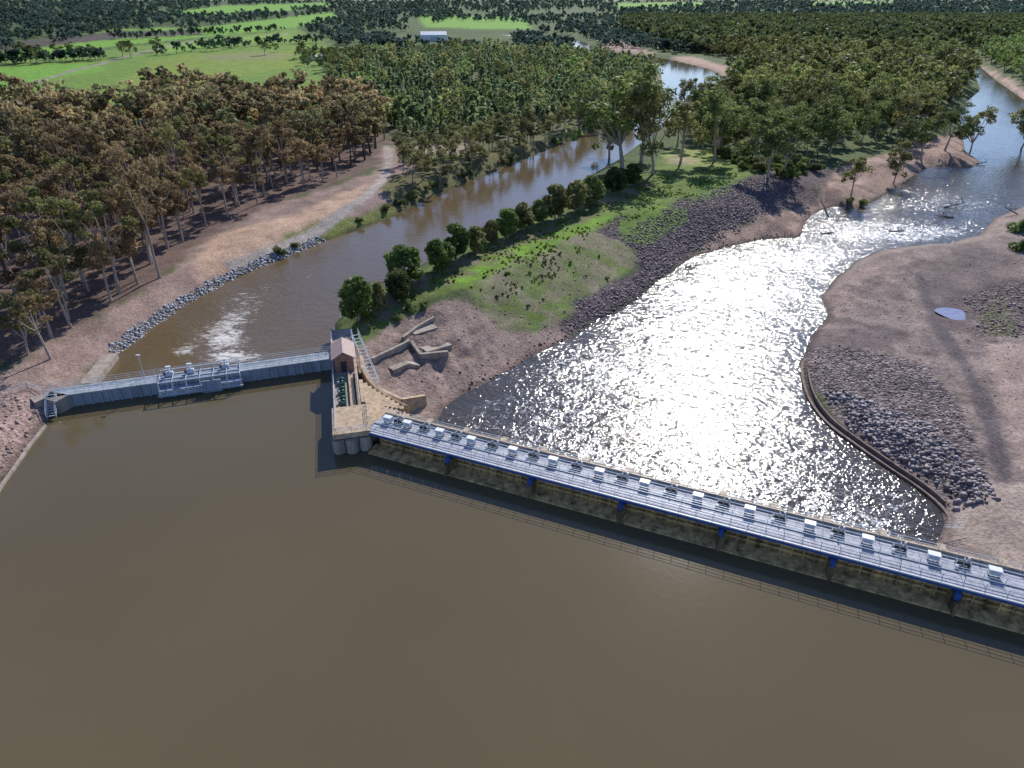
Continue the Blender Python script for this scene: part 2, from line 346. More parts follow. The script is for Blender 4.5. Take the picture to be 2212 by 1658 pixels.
paint([(1480,420),(1560,385),(1600,395),(1560,420),(1490,440)],(.14,.23,.035),1,2.5,.2,amt=.8)
paint([(1490,555),(1560,500),(1640,470),(1760,435),(1800,370),(1860,345),(1990,310),(2060,290),(2130,330),(2125,365),(2010,370),(1850,450),(1750,470),(1740,512),(1560,540)],(.38,.26,.20),1,1.5,.2)
patch([(1490,555),(1640,470),(1800,370),(2060,290),(2125,365),(1850,450),(1740,512)],(.20,.14,.11),5,.48,.6,.7,62)
paint([(1640,380),(1760,350),(1800,370),(1760,440),(1690,440)],(.12,.09,.09),1,2,.8)
paint([(1765,640),(1850,555),(2050,520),(2212,440),(2600,450),(2800,1500),(2212,1300),(2010,1200),(1725,790)],(.29,.225,.195),1.2,1.5,.15)
paint([(1990,560),(2110,520),(2200,560),(2190,680),(2080,720),(2000,640)],(.21,.165,.145),2,3,.1)
paint([(1790,640),(1850,580),(1980,545),(1950,600),(1850,660),(1800,690)],(.34,.25,.21),1.5,2)
paint([(1735,752),(1900,765),(2015,800),(2060,860),(2110,940),(2150,1060),(2060,1085),(1900,965),(1790,885),(1740,820)],(.21,.17,.165),1,1.5,1.0)
patch([(1765,640),(1990,560),(2200,600),(2200,760),(2010,770),(1740,752)],(.165,.13,.12),6,.46,.6,.75,91)
patch([(1765,640),(1990,560),(2300,500),(2300,1200),(2060,1100),(1740,752)],(.15,.12,.11),1.8,.56,.66,.6,92)
paint([(2080,640),(2212,600),(2400,640),(2400,760),(2212,720),(2120,730)],(.15,.115,.11),1.5,2.5,.9)
paint([(2130,740),(2212,740),(2400,740),(2400,1100),(2212,1020),(2170,900)],(.42,.31,.26),1.2,1.5,.1)
paint([(2110,690),(2160,640),(2200,700),(2150,740)],(.14,.15,.06),1,3,.5,amt=.6)
paint(None,(.13,.105,.11),.8,.8,line=[(1985,590),(2005,650),(2035,720),(2085,790),(2120,860),(2150,950),(2172,1040)],wid=1.3,amt=.9)
paint([(2150,1045),(2300,1030),(2400,1250),(2212,1240),(2070,1170),(2050,1090)],(.43,.34,.28),1,1,.0)
paint([(2040,640),(2090,640),(2105,680),(2080,715),(2035,710),(2015,680)],(.15,.115,.11),1,1.2,0,js=2.5)
paint(None,(.15,.11,.095),.7,.8,line=[(1745,770),(1738,800),(1752,855),(1795,910),(1860,955),(1930,1003),(1990,1045)],wid=.9,amt=.8)
paint([(2110,140),(2160,160),(2212,195),(2330,260),(2330,285),(2212,215),(2118,150)],(.48,.33,.29),1,1)
paint([(1450,122),(1500,122),(1590,150),(1580,170),(1530,150),(1460,135)],(.43,.29,.22),1,1)
paint([(1290,80),(1340,80),(1400,110),(1420,125),(1340,115),(1300,105)],(.36,.25,.2),1,1)
paint([(1400,185),(1440,165),(1440,200),(1420,220),(1405,210)],(.35,.26,.14),1,1)
paint([(1440,325),(1520,320),(1590,345),(1540,365),(1440,350)],(.26,.30,.08),1,2.0)
paint([(1450,335),(1520,345),(1480,358),(1440,352)],(.38,.3,.22),1,1.5,amt=.7)
wet=1-sm(.2,1.8,np.minimum(np.minimum(DV+ (fbm(x,y,4,8)-.5)*1.5,DC),DR)); wet=np.where(DIST<500,wet,0)
col*= (1-.45*wet)[:,None]
V=np.stack([x,y,h],1)
idx=np.arange(NR*NC).reshape(NR,NC)
ALLQ=np.stack([idx[:-1,:-1],idx[:-1,1:],idx[1:,1:],idx[1:,:-1]],-1).reshape(-1,4)
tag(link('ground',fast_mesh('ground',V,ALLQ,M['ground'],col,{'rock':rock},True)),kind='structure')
def water(name,mask,lvl,mat,foam_glint,chop):
    q=ALLQ[mask[ALLQ].any(1)]; us,inv=np.unique(q,return_inverse=True); v=V[us].copy(); v[:,2]=lvl
    return tag(link(name,fast_mesh(name,v,inv.reshape(-1,4),mat,None,{'foam_glint':foam_glint[us],'chop':chop[us]})),kind='structure')
def blob(px,py,z,r,rx=1.0):
    cx,cy=P(px,py,z); return np.exp(-(((x-cx)/rx)**2+(y-cy)**2)/r**2)
zero=np.zeros(len(x))
water('reservoir_water',DR<1.8,0.0,M['res'],zero,zero+.15)
fo=np.clip(.95*blob(505,772,-1,2.8,2.0)+.72*blob(490,738,-1,4.5,1.1)+.55*blob(505,695,-1,6,.7)+.38*blob(530,650,-1,9,.7)+.75*blob(398,757,-1,2.2)+.18*blob(620,590,-1,14)+.28*blob(440,720,-1,6),0,.85)
water('channel_water',(DC<3.5),-1.0,M['can'],fo,np.clip(.14+.9*blob(500,690,-1,22)+.25*blob(700,560,-1,35),0,1)*(DIST<600)+.02)
body=sm(-1,-6,DV)*(1-sm(235,330,DIST))  # main reach, whitened thinly to paint sun glitter into the colour
fo=np.clip(body*.27+.16*blob(1500,1040,-6,16,1.7)+.14*blob(1900,1140,-6,8,1.6)+.12*blob(1150,900,-6,11)+.28*blob(1650,620,-6,13,1.8)+.36*blob(1780,560,-6,10,2.2)+.42*blob(1950,500,-6,11,3)+.36*blob(2080,440,-6,14,2)+.14*blob(1450,760,-6,20)+.14*blob(1250,800,-6,12),0,.55)*(.75+.5*fbm(x,y,9,66))  # blobs are whitewater, the body share stands in for glitter
far=np.clip(1.0-.8*sm(300,460,DIST),.12,1); chop=far*(.55+.8*fbm(x,y,16,4)); chop=chop*(1-.35*blob(1040,880,-6,9))+.3*blob(1700,600,-6,16,1.8)+.5*blob(1950,500,-6,16,2.5)+.4*blob(2080,430,-6,18,2)
water('river_water',(DV<4.0),-6.0,M['riv'],fo,chop)
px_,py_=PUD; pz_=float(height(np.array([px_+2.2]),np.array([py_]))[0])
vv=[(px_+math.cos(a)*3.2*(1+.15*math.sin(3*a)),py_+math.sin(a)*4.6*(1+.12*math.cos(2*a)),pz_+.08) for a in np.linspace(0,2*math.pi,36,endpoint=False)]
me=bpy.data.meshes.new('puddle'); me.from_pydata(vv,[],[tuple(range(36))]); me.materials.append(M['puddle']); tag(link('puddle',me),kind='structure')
# ------------------------------------------------------------ trees
def leaves(clumps,nleaf,size,colA,colB,seed):
    r=np.random.default_rng(seed); Vs=[];Cs=[]
    for (cx,cy,cz,cr,fl) in clumps:
        n=nleaf; d=r.normal(size=(n,3)); d/=np.linalg.norm(d,axis=1)[:,None]
        rad=cr*r.uniform(.35,1.15,n)**.6
        p=d*rad[:,None]; p[:,2]*=fl; p+=np.array([cx,cy,cz])
        nr=d*.9+r.normal(size=(n,3))*.6+np.array([0,0,.3]); nr/=np.linalg.norm(nr,axis=1)[:,None]
        a=np.cross(nr,r.normal(size=(n,3))); a/=np.linalg.norm(a,axis=1)[:,None]; b=np.cross(nr,a)
        s=size*r.uniform(.6,1.3,n)[:,None]; s2=s*r.uniform(.5,1.0,n)[:,None]
        q=np.stack([p-a*s-b*s2*.6,p+a*s-b*s2,p+a*s*.7+b*s2,p-a*s*.8+b*s2*.8],1)
        k=r.uniform(0,1); t=np.clip(k*.6+r.uniform(0,.4,n),0,1)
        c=np.array(colA)[None]*(1-t[:,None])+np.array(colB)[None]*t[:,None]
        Vs.append(q.reshape(-1,3)); Cs.append(np.repeat(c,4,0))
    return np.concatenate(Vs),np.concatenate(Cs)
def tubeq(p,q,r0,r1,n=4):
    p=np.array(p,float);q=np.array(q,float);d=q-p;d/=np.linalg.norm(d)+1e-9
    a=np.cross(d,[.3,.9,.1]);a/=np.linalg.norm(a);b=np.cross(d,a)
    an=np.arange(n)*2*math.pi/n
    ring=np.cos(an)[:,None]*a+np.sin(an)[:,None]*b
    v=np.concatenate([p+ring*r0,q+ring*r1]); f=[[i,(i+1)%n,n+(i+1)%n,n+i] for i in range(n)]
    return v,np.array(f)
def make_tree(kind,seed,lod=0,colA=None,colB=None):
    r=random.Random(seed); cl=[]; tubes=[]
    if kind in('gum','full'):
        full=kind=='full'
        Ht=r.uniform(15,20); lean=(r.uniform(-1.8,1.8),r.uniform(-1.5,1.5)); fork=Ht*(r.uniform(.18,.3) if full else r.uniform(.34,.52))
        mid=(lean[0]*.5,lean[1]*.5,fork)
        tubes.append(((0,0,-.6),(mid[0]*.6,mid[1]*.4,fork*.5),.38,.29)); tubes.append(((mid[0]*.6,mid[1]*.4,fork*.5),mid,.29,.23))
        nl=r.randint(8,10) if full else r.randint(4,6)
        for i in range(nl):
            an=i*2*math.pi/nl+r.uniform(-.5,.5); rr=r.uniform(1.2,5.0 if full else 3.8); tip=(mid[0]+lean[0]*.5+math.cos(an)*rr,mid[1]+lean[1]*.5+math.sin(an)*rr,Ht*(r.uniform(.36,.92) if full else r.uniform(.62,.95)))
            el=tuple((mid[k]*.55+tip[k]*.45)+(0 if k<2 else -.4) for k in range(3))
            tubes.append((mid,el,.17,.12)); tubes.append((el,tip,.12,.05))
            for j in range(r.randint(3,4) if full else r.randint(3,4)):
                cl.append((tip[0]+r.uniform(-1.6,1.6),tip[1]+r.uniform(-1.6,1.6),tip[2]+r.uniform(-2.2,1.6),r.uniform(.9,2.0 if full else 1.5),r.uniform(.55,.9)))
    elif kind=='bushy':
        Ht=8; tubes.append(((0,0,-.5),(.1,0,3),.28,.2))
        for i in range(4):
            an=i*1.6+r.random(); tubes.append(((.1,0,2.2),(math.cos(an)*1.8,math.sin(an)*1.8,4.8),.13,.06))
        for i in range(34):
            an=r.uniform(0,6.283); zz=r.uniform(0,1); rr=2.9*math.sqrt(max(.05,1-(zz*1.9-.85)**2))*r.uniform(.5,1.0)
            cl.append((math.cos(an)*rr,math.sin(an)*rr,1.4+zz*5.6,r.uniform(.85,1.25),.88))
    elif kind=='young':
        Ht=9; tubes.append(((0,0,-.5),(0,0,6),.13,.05)); top=r.uniform(5.5,8.5)
        for i in range(9):
            zz=i/8; an=r.uniform(0,6.28); rr=r.uniform(.4,1.9)*(1-zz*.5); cl.append((math.cos(an)*rr,math.sin(an)*rr,1.6+zz*top*.85,r.uniform(1.1,1.7)*(1-zz*.35),.85))
    else:
        Ht=2.5
        for i in range(9):
            an=r.uniform(0,6.28); rr=r.uniform(0,1.3); cl.append((math.cos(an)*rr,math.sin(an)*rr,r.uniform(.3,1.5),r.uniform(.5,.9),.8))
        tubes.append(((0,0,-.3),(0,0,1),.08,.05)); tubes.append(((0,0,.2),(.6,.3,1.2),.05,.03))
    nleaf,size={0:(80,.27),1:(24,.46),2:(10,.8),3:(4,1.5)}[lod]
    if kind=='full' and lod: nleaf={1:17,2:6,3:3}[lod]
    if kind=='bushy': nleaf=int(nleaf*1.3)
    if kind=='shrub': size*=.6
    Vl,Cl=leaves(cl,nleaf,size,colA,colB,seed)
    Fl=np.arange(len(Vl)).reshape(-1,4)
    Vt=[];Ft=[];n=0
    for a,b,r0,r1 in tubes if lod<2 else tubes[:2]:
        v,f=tubeq(a,b,r0*(1.2 if lod else 1),r1*(1.2 if lod else 1),6 if lod==0 else 3); Vt.append(v);Ft.append(f+n);n+=len(v)
    return Vl,Fl,Cl,np.concatenate(Vt),np.concatenate(Ft)
PAL={'brown':((.175,.125,.065),(.39,.29,.155)),'olive':((.115,.125,.048),(.31,.30,.115)),'green':((.075,.110,.036),(.24,.28,.090)),'dark':((.060,.105,.028),(.19,.265,.070)),'plant':((.100,.135,.060),(.25,.30,.130)),'grass':((.11,.17,.03),(.22,.32,.05)),'far':((.055,.090,.068),(.11,.155,.105))}  # 'far' colours have the blue of distance haze painted in
proto={}
def get_proto(kind,pal,v):
    k=(kind,pal,v)
    if k not in proto:
        Vl,Fl,Cl,Vt,Ft=make_tree(kind,v*17+len(kind)*3,0,*PAL[pal])
        proto[k]=(fast_mesh('crown',Vl,Fl,M['leaf'],Cl),fast_mesh('trunk',Vt,Ft,M['wood'],None,None,True))
    return proto[k]
def tree_thing(name,kind,pal,v,loc,sc,label,group=None,cat='tree'):
    cm,tm=get_proto(kind,pal,v); r=empty(name,loc,label,cat,group,random.uniform(0,6.28)); s3=sc if isinstance(sc,tuple) else (sc,sc,sc)
    link('crown' if kind!='shrub' else 'foliage',cm,r,None,0,s3); link('trunk' if kind!='shrub' else 'stem',tm,r,None,0,s3); return r
def stuff_trees(name,pts,kind,pal,lod,label,cat,scr=(.8,1.15),nv=5,alt=(.72,1.05,.85)):
    if len(pts)==0: return
    prs=[make_tree(kind,v*17+len(kind)*3,lod,*PAL[pal]) for v in range(nv)]
    AV=[];AF=[];AC=[];n=0
    groups=rng.integers(0,nv,len(pts)); pts=np.array(pts)
    for g in range(nv):
        Vl,Fl,Cl,Vt,Ft=prs[g]; V0=np.concatenate([Vl,Vt]); F0=np.concatenate([Fl,Ft+len(Vl)]); C0=np.concatenate([Cl,np.tile(np.array((.25,.19,.155)),(len(Vt),1))])
        p=pts[groups==g]; k=len(p)
        if k==0: continue
        a=rng.uniform(0,6.28,k); s=rng.uniform(scr[0],scr[1],k)
        if p.shape[1]>3: s=s*p[:,3]
        wd=rng.uniform(.85,1.25,k); ca,sa=np.cos(a)*s*wd,np.sin(a)*s*wd
        vx=ca[:,None]*V0[None,:,0]-sa[:,None]*V0[None,:,1]+p[:,0:1]; vy=sa[:,None]*V0[None,:,0]+ca[:,None]*V0[None,:,1]+p[:,1:2]; vz=s[:,None]*V0[None,:,2]+p[:,2:3]
        AV.append(np.stack([vx,vy,vz],-1).reshape(-1,3)); m=len(V0)
        AF.append((F0[None]+(np.arange(k)*m)[:,None,None]).reshape(-1,4)+n); n+=k*m
        cc=C0[None]*rng.uniform(.6,1.45,k)[:,None,None]
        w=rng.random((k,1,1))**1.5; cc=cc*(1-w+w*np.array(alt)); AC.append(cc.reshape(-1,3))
    me=fast_mesh(name,np.concatenate(AV),np.concatenate(AF),M['leaf'],np.concatenate(AC))
    tag(link(name,me),label,cat,None,'stuff')
def scatter(poly_px,sp,jit=.45,margin=0):
    poly=hp(poly_px); a=np.array(poly); x0,y0=a.min(0);x1,y1=a.max(0)
    gx,gy=np.meshgrid(np.arange(x0,x1,sp),np.arange(y0,y1,sp)); gx=gx.ravel()+rng.uniform(-jit,jit,gx.size)*sp; gy=gy.ravel()+rng.uniform(-jit,jit,gy.size)*sp
    m=sdist(gx,gy,poly)<-margin
    m&=(sdist(gx,gy,CAN)>2)&(sdist(gx,gy,RIV)>2)&(sdist(gx,gy,RES)>2)
    gx=gx[m];gy=gy[m]; gz=height(gx,gy); px,py,d=proj(gx,gy,gz)
    m=(px>-120)&(px<2330); return np.stack([gx[m],gy[m],gz[m]],1)
def split(pts,n):
    d=np.hypot(pts[:,0],pts[:,1]); px,py,_=proj(pts[:,0],pts[:,1],pts[:,2]+9)
    d=d+np.where((px<-10)|(px>2220),1e6,0); o=np.argsort(d); return pts[o[:n]],pts[o[n:]]
LF=[(-300,275),(0,250),(150,262),(200,272),(265,290),(335,242),(400,218),(560,242),(700,240),(760,240),(835,275),(845,315),(790,345),(730,385),(640,405),(560,445),(470,485),(410,520),(385,560),(340,600),(240,650),(150,720),(60,770),(-300,900)]
p=scatter(LF,7.6,.7); near,far=split(p,125)
for q in near:
    tree_thing('gum_tree','gum',random.choice(['brown','brown','olive']),random.randrange(8),tuple(q),random.uniform(.7,1.15),'slender brown-crowned gum tree with bare trunk in the left forest, near its edge','brown gum trees of the left forest')
dd=np.hypot(far[:,0],far[:,1])
stuff_trees('brown_gum_forest',far[dd<330],'gum','brown',1,'dense brown-crowned gum forest behind the left bank','forest',(.65,1.2),7)
stuff_trees('distant_brown_gum_forest',far[dd>=330],'gum','brown',2,'far part of the brown forest beside the green paddock','forest',(.65,1.2),7)
PL=[(700,205),(720,165),(760,120),(1000,108),(1270,118),(1400,135),(1420,170),(1400,210),(1380,235),(1290,262),(1150,285),(1000,310),(860,300),(835,270),(760,232)]
p=scatter(PL,8.0,.8); stuff_trees('young_tree_plantation',p,'young','plant',2,'dense grey-green young plantation left of the brown channel','plantation',(.6,1.3),5,(.8,.85,.9))
p=scatter(PL,24.0,.9); p=p[rng.random(len(p))<.75]; stuff_trees('tall_plantation_gums',p,'full','olive',2,'taller dark gums scattered through the young plantation','trees',(.55,1.1))
BL=[(870,395),(860,345),(1000,318),(1150,290),(1290,268),(1330,250),(1400,225),(1405,238),(1350,258),(1280,282),(1150,333),(1000,392),(930,420)]
p=scatter(BL,8.5,.7); near,far=split(p,45)
for q in near: tree_thing('gum_tree',random.choice(['full','gum']),'olive',random.randrange(6),tuple(q),random.uniform(.45,.9),'olive gum tree in the belt along the far-left side of the brown channel','olive gum trees along the channel')
stuff_trees('channel_side_trees',far,'full','olive',1,'olive trees further up the left side of the channel','trees',(.5,.95))
p=scatter([(690,522),(760,485),(850,440),(930,405),(1000,380),(1150,325),(1280,272),(1300,285),(1150,345),(1000,400),(850,470),(770,500)],3.2,.7); near,far=split(p,110)
for q in near: tree_thing('bank_shrub','shrub',random.choice(['green','olive','dark','green']),random.randrange(5),tuple(q),random.uniform(.5,2.1),'low green shrub at the water edge on the left side of the channel','shrubs on the channel edge','shrub')
stuff_trees('channel_edge_scrub',far,'shrub','green',1,'continuous green scrub along the upper channel edge','scrub',(.8,2.2))
RF=[(1480,330),(1440,290),(1480,255),(1560,205),(1600,160),(1600,130),(1480,110),(1340,70),(1350,45),(2500,45),(2500,110),(2120,110),(2050,85),(2030,100),(2060,125),(2090,160),(2090,195),(2060,225),(2050,280),(1960,300),(1880,310),(1800,335),(1700,345),(1640,352),(1590,340)]
p=scatter(RF,11.5,.8); near,far=split(p,90)
for q in near: tree_thing('gum_tree','full',random.choice(['green','green','olive']),random.randrange(8),tuple(q),random.uniform(.65,1.4),'green-crowned gum tree at the front of the right-hand forest between channel and river','green gum trees between channel and river')
dd=np.hypot(far[:,0],far[:,1])
stuff_trees('green_gum_forest',far[dd<520],'full','green',1,'dense green gum forest between channel and river','forest',(.6,1.45),7,(1.3,1.05,1.1))
stuff_trees('mid_green_gum_forest',far[(dd>=520)&(dd<1000)],'full','green',2,'middle distance of the green forest on the right','forest',(.6,1.45),7,(1.25,1.0,1.15))
stuff_trees('distant_green_gum_forest',far[(dd>=1000)],'full','green',3,'far dark green forest stretching to the horizon on the right','forest',(.6,1.5),7,(.9,.95,1.4))  # alt tint shifts the distant crowns toward haze blue
p=scatter([(1500,320),(1640,345),(1800,335),(1960,300),(2040,285),(2050,300),(1960,325),(1800,360),(1700,385),(1600,370)],4.5,.6); near,far=split(p,45)
for q in near: tree_thing('bank_shrub','shrub',random.choice(['green','dark']),random.randrange(5),tuple(q),random.uniform(.7,2.2),'dark shrub under the gums above the rocky river bank','shrubs under the right-hand forest','shrub')
p=scatter([(2120,130),(2220,185),(2500,330),(2600,200),(2500,60),(2110,100)],11); stuff_trees('far_bank_forest',p,'full','green',2,'dark forest on the far right bank of the river','forest')
Npx=14000; px=rng.uniform(-200,2400,Npx); py=1.0+rng.uniform(0,1,Npx)**1.5*110
dy=(py-829)/F; t=(3-H)/(-ST-dy*CT); fx=(px-1106)/F*t; fy=(CT-dy*ST)*t
clear=np.zeros(Npx,bool)
for poly in ([(-500,175),(200,105),(640,56),(760,110),(700,150),(560,170),(-500,400)],[(0,108),(120,92),(240,66),(420,62),(720,27),(735,42),(620,62),(420,88),(200,108),(0,133)],[(350,30),(480,14),(700,7),(720,14),(600,27),(420,38)],[(880,56),(1000,44),(1130,52),(1140,70),(1000,100),(885,98)],[(1330,8),(1520,6),(1520,14),(1335,22)],[(1740,4),(1930,4),(1930,12),(1760,14)]):
    clear|=sdist(px,py,poly)<0
clear|=(fbm(px,py*6,90,55)>.60)&(px<1300)&(py>8)
clear|=(px>720)&(px<1430)&(py>104)
clear|=(sdist(fx,fy,CAN)<12)|(sdist(fx,fy,RIV)<12)
m=~clear; big=np.clip(np.hypot(fx,fy)/1500,1,7)
pts=np.stack([fx,fy,height(fx,fy)-1,.85*big**.75],1)[m]
stuff_trees('far_woodland',pts,'full','far',3,'dark woodland with haze blue in its colour, strung across the plain up to the horizon','woodland',(.5,1.15),5,(.9,1,1.25))  # haze painted into crown colours by palette and blue alt tint
tl=[]
for a,b,n in [((0,140),(230,128),40),((240,86),(620,66),60),((430,104),(700,92),34),((0,90),(250,64),50),((330,120),(560,100),14)]:
    for k in range(n):
        t_=k/n; tl.append((a[0]*(1-t_)+b[0]*t_+rng.normal(0,5),a[1]*(1-t_)+b[1]*t_+rng.normal(0,1.2)))
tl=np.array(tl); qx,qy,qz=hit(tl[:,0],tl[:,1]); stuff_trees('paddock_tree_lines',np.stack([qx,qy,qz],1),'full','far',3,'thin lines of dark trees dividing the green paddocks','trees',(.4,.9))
for i,(a,b,s,lab) in enumerate([(572,118,1.0,'lone dark tree in the paddock above the brown forest, tallest there'),(342,112,1.1,'round tree standing alone on the green paddock'),(283,125,1.2,'broad dark tree in the paddock left of the lone round tree'),(265,122,1.0,'tree touching the broad dark tree in the paddock'),(207,128,1.0,'tree at the right end of the far-left paddock clump'),(160,130,1.2,'widest tree in the middle of the far-left paddock clump'),(128,128,1.0,'tree at the left end of the paddock clump'),(55,135,1.3,'big dark tree by the left edge in the green paddock'),(80,138,1.2,'dark tree beside the big one near the left edge'),(600,112,.6,'small tree right of the lone dark paddock tree'),(452,75,.8,'small tree far up the left paddocks')]):
    tree_thing('paddock_tree','full','green',i%6,h1(a,b),(s*1.25,s*1.2,s*1.0),lab)
p=scatter([(640,120),(700,90),(780,80),(800,120),(760,150),(680,160),(640,140)],18,.6)
for q in p[:34]: tree_thing('farm_tree','full','green',random.randrange(4),tuple(q),random.uniform(.6,1.1),'dark tree in the clump around the farm sheds','trees around the farm sheds')
rowt=[(775,692,88,76,'dark','first and nearest bushy tree of the embankment row, closest to the hut'),(822,668,56,44,'olive','small olive tree second in the embankment row'),(862,650,64,58,'green','third tree of the embankment row, mid green and round'),(877,612,76,84,'dark','widest dark tree of the embankment row, overhanging the channel'),(950,588,68,62,'dark','dark round tree after the gap in the embankment row'),(985,562,72,64,'dark','tall dark tree sixth in the embankment row'),(1027,545,52,46,'olive','seventh embankment tree, pale olive and small'),(1062,524,44,40,'olive','smallest pale tree, eighth in the embankment row'),(1097,512,56,50,'dark','ninth embankment tree, dark and compact'),(1131,496,52,54,'olive','tenth embankment tree with greyish crown'),(1165,482,46,42,'green','eleventh embankment tree, small and dark green'),(1198,474,68,56,'olive','twelfth embankment tree, tall with an olive crown'),(1241,458,60,52,'olive','thirteenth embankment tree, olive and upright'),(1276,440,54,56,'green','fourteenth embankment tree, green and broad'),(1327,418,50,54,'dark','fifteenth embankment tree near the big gums'),(1360,400,40,46,'dark','last low dark tree of the row, under the big gums')]
for i,(a,b,hh,ww,pal,lab) in enumerate(rowt):
    X0,Y0,Z0=h1(a,b); d=proj(X0,Y0,Z0)[2]; k=d/F; tree_thing('embankment_tree','bushy',pal,i%6,(X0,Y0,Z0),(ww*k/6.4,ww*k/6.4,hh*k/.88/7.9),lab)
for a,b,hh,pal,v,lab,kd,wf in [(1345,368,215,'green',1,'largest gum tree, standing alone where the embankment meets the channel bend','full',1.15),(1412,375,165,'olive',3,'open-crowned gum tree right of the largest gum on the embankment','full',1.0),(1385,350,185,'green',5,'gum tree just behind the largest gum at the channel bend','full',1.1),(1316,352,120,'green',4,'shorter gum left of the largest gum at the channel bend','full',1.1),(1470,350,130,'olive',2,'gum standing at the back of the grassy clearing','full',1),(1545,345,140,'green',6,'gum at the right end of the grassy clearing','full',1.1),(1660,385,130,'green',0,'broad gum standing on the dark rocks in front of the right forest','full',1.2),(1690,375,120,'green',7,'gum beside the broad gum on the dark rocks','full',1.1),(1838,425,85,'olive',2,'thin pale gum leaning over the sandy river beach','full',1),(1930,395,85,'olive',4,'small gum at the river edge beside the beach','full',1),(1990,345,100,'green',1,'gum at the right end of the beach, on the river bank','full',1.1),(2040,325,100,'green',5,'gum closest to the base of the river spit','full',1.1),(2095,330,90,'olive',0,'gum on the tip of the river spit at the right','full',1),(2200,330,110,'olive',6,'gum tree at the right edge of the picture over the river','full',1),(110,775,125,'brown',1,'leaning gum on the bare left bank, nearest to the regulator','gum',1.1),(60,765,130,'olive',3,'gum at the left edge on the bare bank','full',1),(150,690,130,'brown',5,'gum with sparse crown at the front corner of the left forest','gum',1),(240,650,160,'brown',2,'tall pale-trunked gum on the front edge of the left forest','gum',.8),(345,600,200,'brown',4,'tallest leaning gum at the bare slope edge of the left forest','gum',.7),(325,570,180,'brown',6,'gum directly behind the tallest leaning gum','gum',.8)]:
    X0,Y0,Z0=h1(a,b); d=proj(X0,Y0,Z0)[2]; s=hh*d/F/.88/18; tree_thing('gum_tree',kd,pal,v,(X0,Y0,Z0),(s*wf,s*wf,s),lab)
p=scatter([(1000,620),(1100,560),(1330,520),(1350,580),(1200,690),(1080,700)],3,1.0); rng.shuffle(p)
for q in p[:22]: tree_thing('small_shrub','shrub','dark',random.randrange(4),tuple(q),random.uniform(.15,.38),'tiny dark shrub dotted on the grassy embankment slope','tiny shrubs on the embankment slope','shrub')
for a,b,s,lab in [(885,668,1.0,'bright green shrub above the ruined concrete walls'),(915,665,.8,'bright shrub at the top right of the ruined walls'),(858,690,.7,'small green shrub under the third embankment tree'),(640,535,.8,'small shrub on the grey rock edge of the channel'),(605,548,1.1,'dark shrub growing in the stone edging of the channel'),(1860,445,1.4,'shrub on the mud spit in the river'),(1835,440,1.2,'shrub left on the mud spit in the river'),(2205,500,2.2,'dark shrub on the sandbank by the right edge'),(2205,540,1.8,'lower dark shrub on the sandbank by the right edge')]:
    tree_thing('bank_shrub','shrub','green' if a<2000 else 'dark',int(a)%4,h1(a,b),s,lab,None,'shrub')
p=scatter([(760,690),(870,615),(1000,548),(1240,458),(1400,385),(1580,352),(1600,395),(1480,428),(1340,488),(1300,500),(1200,600),(1100,640),(1000,625),(900,650),(800,720)],1.1,.9)
p=p[fbm(p[:,0],p[:,1],5,5)>.5]
stuff_trees('long_grass',p,'shrub','grass',2,'tufts of long grass along the embankment crest','grass',(.06,.24),3,(1.3,.95,.9))
# ------------------------------------------------------------ rocks
def rocks(name,poly,sp,size,cA,cB,label,line=None,wid=1,lift=.08,cat='rocks',edge=.9):
    if line: 
        L=hp(line); a=np.array(L); x0,y0=a.min(0)-3;x1,y1=a.max(0)+3
    else: L=hp(poly); a=np.array(L); x0,y0=a.min(0);x1,y1=a.max(0)
    gx,gy=np.meshgrid(np.arange(x0,x1,sp),np.arange(y0,y1,sp)); gx=gx.ravel()+rng.uniform(-.6,.6,gx.size)*sp; gy=gy.ravel()+rng.uniform(-.6,.6,gy.size)*sp
    m=(ldist(gx,gy,L)+(fbm(gx,gy,3,3)-.5)*1.2<wid) if line else (sdist(gx,gy,L)+(fbm(gx,gy,4,3)-.5)*6<rng.normal(0,edge,gx.size)); gx,gy=gx[m],gy[m]; gz=height(gx,gy); k=len(gx)
    base=np.array([(-1,-1,-.6),(1,-1,-.6),(1,1,-.6),(-1,1,-.6),(-.7,-.7,.7),(.7,-.7,.7),(.7,.7,.7),(-.7,.7,.7)])
    F0=np.array([(0,3,2,1),(4,5,6,7),(0,1,5,4),(1,2,6,5),(2,3,7,6),(3,0,4,7)])
    v=base[None]+rng.uniform(-.35,.35,(k,8,3)); s=size*(.4+rng.random((k,1,1))**2*1.1)*rng.uniform(.6,1.1,(k,1,3))*.5; v=v*s
    a=rng.uniform(0,6.28,(k,1)); vx=v[...,0]*np.cos(a)-v[...,1]*np.sin(a); vy=v[...,0]*np.sin(a)+v[...,1]*np.cos(a)
    v=np.stack([vx+gx[:,None],vy+gy[:,None],v[...,2]+gz[:,None]+size*lift],-1).reshape(-1,3)
    f=(F0[None]+(np.arange(k)*8)[:,None,None]).reshape(-1,4); t=rng.random((k,1,1)); c=(np.array(cA)*(1-t)+np.array(cB)*t); c=np.repeat(c,8,1).reshape(-1,3)
    tag(link(name,fast_mesh(name,v,f,M['rock'],c)),label,cat,None,'stuff')
rocks('stone_edging',None,.45,.6,(.18,.19,.20),(.44,.45,.48),'grey loose stone edging down the left side of the channel',[(255,755),(330,700),(400,652),(480,606),(560,571),(640,540),(690,518)],1.6)
rocks('boulder_pile',[(1795,845),(1850,858),(1950,900),(2050,965),(2110,1010),(2155,1080),(2090,1092),(2040,1050),(1960,1005),(1870,940),(1800,880)],.5,.75,(.15,.13,.135),(.38,.33,.335),'grey-purple boulders piled on the sandbank beside the curved training wall')
